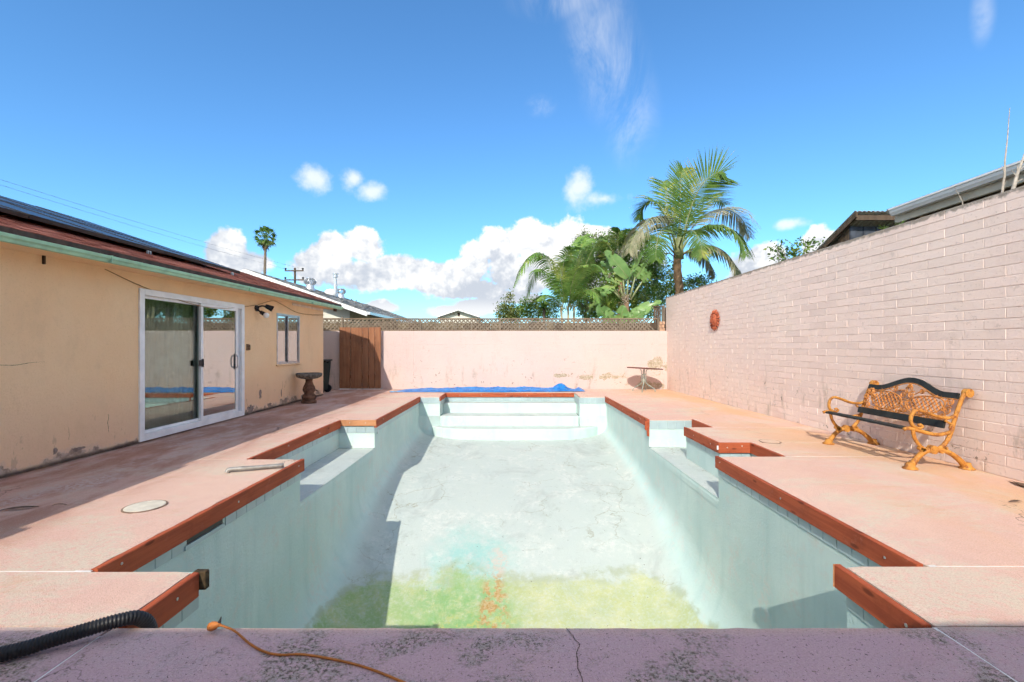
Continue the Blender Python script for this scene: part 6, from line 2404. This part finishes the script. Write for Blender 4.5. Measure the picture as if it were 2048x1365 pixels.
# ---- shrubs and trees made of separate leaves
def shrub(name, label, lobes, leaf, n, mat, seed, trunk, cat='shrub', narrow=0.45, group=None, branches=True):
    """lobes: (x,y,z,rx,ry,rz); leaves scattered on branch clumps inside them"""
    rnd = random.Random(seed)
    t = thing(name, label, cat, (trunk[0], trunk[1], 0), group=group)
    bm = B()
    vol = [l[3] * l[4] * l[5] for l in lobes]
    tot = sum(vol)
    br = B()
    top = max(l[2] for l in lobes)
    base = Vector((trunk[0], trunk[1], -0.05))
    fork = Vector((trunk[0], trunk[1], top * 0.4))
    tube(br, [base, fork], [trunk[2], trunk[2] * 0.7], 8)
    for l, v_ in zip(lobes, vol):
        c_ = Vector(l[:3])
        tube(br, [fork, (fork + c_) / 2 + Vector((rnd.uniform(-.1, .1), rnd.uniform(-.1, .1), 0)), c_], [trunk[2] * 0.5, trunk[2] * 0.3, trunk[2] * 0.12], 6)
        m_ = max(3, int(n * v_ / tot / 9))
        for k in range(m_):
            while True:
                u = Vector((rnd.uniform(-1, 1), rnd.uniform(-1, 1), rnd.uniform(-1, 1)))
                if 0.15 < u.length < 1:
                    break
            u = u.normalized() * (u.length ** 0.45)
            u *= 0.82 + 0.35 * mnoise.noise(Vector((u.x * 2 + seed, u.y * 2, u.z * 2)))
            p = c_ + Vector((u.x * l[3], u.y * l[4], u.z * l[5]))
            if branches and k % 4 == 0:
                tube(br, [c_ + (p - c_) * 0.3, p], [trunk[2] * 0.12, 0.004], 4, cap=False)
            out = (p - c_).normalized() if (p - c_).length > 1e-4 else Vector((0, 0, 1))
            for q in range(9):
                d = (out * 0.6 + Vector((rnd.gauss(0, 1), rnd.gauss(0, 1), rnd.gauss(0.1, 0.8)))).normalized()
                b_ = p + Vector((rnd.gauss(0, leaf * 0.9), rnd.gauss(0, leaf * 0.9), rnd.gauss(0, leaf * 0.9)))
                L = leaf * rnd.uniform(0.7, 1.25)
                s_ = d.cross(Vector((rnd.uniform(-1, 1), rnd.uniform(-1, 1), rnd.uniform(-1, 1)))).normalized() * L * narrow * 0.5
                m2 = b_ + d * L * 0.5
                quad(bm, b_, m2 + s_, b_ + d * L, m2 - s_)
    mk('trunk', br, BARKG, t)
    mk('crown', bm, mat, t)
    return t


def lob(px, py, y, rpx, rpy, ry=None):
    p = at(px, py, y)
    return (p.x, p.y, p.z, rpx * y / F_PX, ry or rpx * y / F_PX * 0.8, rpy * y / F_PX)


shrub('broadleaf_tree', 'dense dark green tree behind the feather palms', [lob(1190, 520, 19.5, 48, 42), lob(1230, 500, 20, 45, 38), lob(1280, 510, 20, 50, 48), lob(1310, 560, 19.5, 45, 50), lob(1260, 575, 19.0, 60, 50), lob(1195, 585, 19.0, 50, 55), lob(1160, 560, 19.5, 30, 40)], 0.13, 15000, LEAF_SHRUB, 51, (5.2, 19.6, 0.14), 'tree')
shrub('airy_tree', 'airy olive green tree top with fine twigs behind the clumping palm', [lob(1168, 490, 18, 22, 26), lob(1165, 470, 18, 10, 16), lob(1150, 520, 18, 24, 24), lob(1190, 480, 18.3, 24, 16), lob(1250, 478, 18.6, 40, 14), lob(1165, 545, 17.6, 34, 30), lob(1140, 575, 17.4, 26, 26)], 0.09, 5200, LEAF_OLIVE, 52, (2.9, 18, 0.08), 'tree')
shrub('wall_corner_shrub', 'dark shrub at the feather palm foot above the wall corner', [lob(1388, 572, 18, 28, 22), lob(1405, 562, 18, 18, 14), lob(1335, 590, 17.6, 26, 28)], 0.10, 2600, LEAF_SHRUB, 53, (7.1, 18, 0.06))
shrub('columnar_shrub', 'slim upright pale green shrub at the clear end of the greenery', [lob(1018, 615, 17, 9, 32), lob(1004, 625, 17, 14, 20), lob(1030, 628, 17, 18, 18), lob(1022, 595, 17, 5, 10)], 0.085, 2600, LEAF_OLIVE, 54, (-0.1, 17, 0.05))
shrub('round_shrub', 'low leafy shrub between the slim shrub and the spiky plant', [lob(1062, 622, 16.2, 26, 22), lob(1050, 612, 16.2, 14, 16), lob(1078, 608, 16.2, 18, 16), lob(1100, 622, 16.4, 26, 18)], 0.085, 3200, LEAF_SHRUB, 55, (0.75, 16.2, 0.05))
shrub('undergrowth_shrub', 'shadowy shrub low behind the lattice under the palms', [lob(1175, 610, 16.8, 34, 38), lob(1215, 605, 17.0, 36, 40), lob(1290, 610, 16.8, 36, 36)], 0.10, 4600, LEAF_SHRUB, 56, (3.2, 17.0, 0.06))
shrub('citrus_shrub', 'glossy citrus shrub top showing over the tall wall near the shed', [lob(1570, 508, 10.4, 22, 14), lob(1555, 497, 10.4, 14, 10), lob(1612, 484, 10.4, 9, 18), lob(1600, 500, 10.4, 18, 16), lob(1585, 520, 10.4, 36, 16), lob(1640, 488, 10.6, 10, 12), lob(1585, 600, 10.4, 60, 70)], 0.085, 4200, LEAF_CIT, 57, (6.4, 10.4, 0.05), narrow=0.55)
for i, (px, py, y) in enumerate(((1905, 400, 6.1), (1950, 388, 5.85))):
    p = at(px, py, y)
    t = thing('weed_tuft', ('larger' if i == 0 else 'smaller') + ' green weed tuft sprouting from the tall wall top', 'weed', (p.x, y, 2.875), group='weeds on the wall top')
    rnd = random.Random(70 + i)
    bm = B()
    for k in range(16 if i == 0 else 9):
        a = rnd.uniform(0, 6.28)
        l_ = rnd.uniform(0.04, 0.11) * (1 if i == 0 else 0.7)
        d = Vector((math.cos(a) * 0.8, math.sin(a) * 0.8, rnd.uniform(0.3, 1.0))).normalized()
        s_ = d.cross(Vector((0, 0, 1))).normalized() * 0.006
        quad(bm, -s_, s_, d * l_ + s_ * 0.8 + Vector((0, 0, -0.01)), d * l_ * 1.1)
    mk('blades', bm, LEAF_CIT, t, local=True)
    t.location.x = WX(y) + 0.06

# ---- bare twigs over the wall
TWIG = plain('pale_twig_bark', (0.42, 0.37, 0.31), 0.9, 0.2, 20)
def twig(label, pts, y, r0, sides):
    rnd = random.Random(int(pts[0][0]))
    pts = [pts[0]] + [(a + rnd.uniform(-2.2, 2.2), b) for a, b in pts[1:]]
    p = [at(a, b, y) for a, b in pts]
    t = thing('bare_sapling', label, 'sapling', (p[0].x, y, 0), group='bare saplings beyond the wall')
    bm = B()
    tube(bm, [Vector((p[0].x, y, -0.05))] + catmull(p, 5), [r0 * 1.5] + [r0 * (1 - 0.75 * i / (5 * (len(p) - 1))) for i in range(5 * (len(p) - 1) + 1)], 7)
    mk('stem', bm, TWIG, t)
    for a, b in sides:
        bm = B()
        tube(bm, [at(*a, y), at(*b, y)], [r0 * 0.45, r0 * 0.15], 5)
        mk('side_twig', bm, TWIG, t)
twig('tall bare sapling stem standing up beyond the tall wall', [(2004, 392), (2006, 370), (2008, 350), (2011, 325), (2013, 300), (2014, 278), (2016, 255), (2019, 217)], 5.25, 0.013, [((2008, 345), (2003, 330)), ((2007, 372), (2014, 362))])
twig('short forked bare sapling at the picture edge beyond the tall wall', [(2026, 380), (2036, 350), (2046, 318), (2054, 290)], 5.15, 0.020, [((2034, 355), (2022, 340)), ((2036, 350), (2034, 330)), ((2040, 340), (2052, 330)), ((2030, 366), (2046, 358))])
twig('thin crooked bare sapling twig against the pale gutter', [(1925, 405), (1918, 388), (1910, 375)], 5.75, 0.006, [((1918, 388), (1908, 390))])

# ---- far fan palm
YF = 70.0
fp = thing('fan_palm', 'very tall slim fan palm far behind the house', 'palm', (at(530, 695, YF).x, YF, 0))
px_ = at(530, 695, YF).x
bm = B()
tube(bm, [(px_, YF, -0.05), (px_ - 0.1, YF, 9), (px_ + 0.08, YF, 17.9)], [0.34, 0.22, 0.17], 10)
mk('trunk', bm, BARKG, fp, smooth=True)
cz = 18.3
rnd = random.Random(9)
for k in range(46):
    a = k * 2.399963 + rnd.uniform(-0.3, 0.3)
    e_ = -0.95 + 2.4 * (k / 45) + rnd.uniform(-0.15, 0.15)
    d = Vector((math.cos(a) * math.cos(e_), math.sin(a) * math.cos(e_), math.sin(e_)))
    c0 = Vector((px_ + 0.08, YF, cz))
    tip = c0 + d * rnd.uniform(0.85, 1.15)
    tw = rnd.uniform(-0.9, 0.9)
    s_ = d.cross(Vector((0, 0, 1))).normalized()
    n_ = s_.cross(d)
    s_ = (s_ * math.cos(tw) + n_ * math.sin(tw)).normalized()
    bm = B()
    tube(bm, [c0, tip], [0.035, 0.02], 4)
    m_ = 15
    for j in range(m_):
        b_ = -1.25 + 2.5 * j / (m_ - 1)
        dd = (d * math.cos(b_) + s_ * math.sin(b_)).normalized()
        L = 0.85 * (0.75 + 0.25 * math.cos(b_)) * rnd.uniform(0.9, 1.1)
        sd = (s_ * math.cos(b_) - d * math.sin(b_)) * 0.045
        mdp = tip + dd * L * 0.55
        end = tip + dd * L + Vector((0, 0, -0.22))
        quad(bm, tip, mdp + sd, end, mdp - sd)
    mk('frond', bm, LEAF_FAN, fp)
bm = B()
for k in range(60):                                 # skirt of dead leaves
    a = rnd.uniform(0, 2 * math.pi)
    r = rnd.uniform(0.15, 0.5)
    z0 = cz - rnd.uniform(0.2, 0.9)
    p = Vector((px_ + 0.08, YF, z0))
    q = p + Vector((r * math.cos(a) * 1.6, r * math.sin(a) * 1.6, -rnd.uniform(0.7, 1.7)))
    s_ = Vector((-math.sin(a), math.cos(a), 0)) * 0.10
    quad(bm, p, (p + q) / 2 + s_, q, (p + q) / 2 - s_)
mk('dead_skirt', bm, plain('dead_frond', (0.22, 0.16, 0.09), 0.9, 0.3, 2), fp)
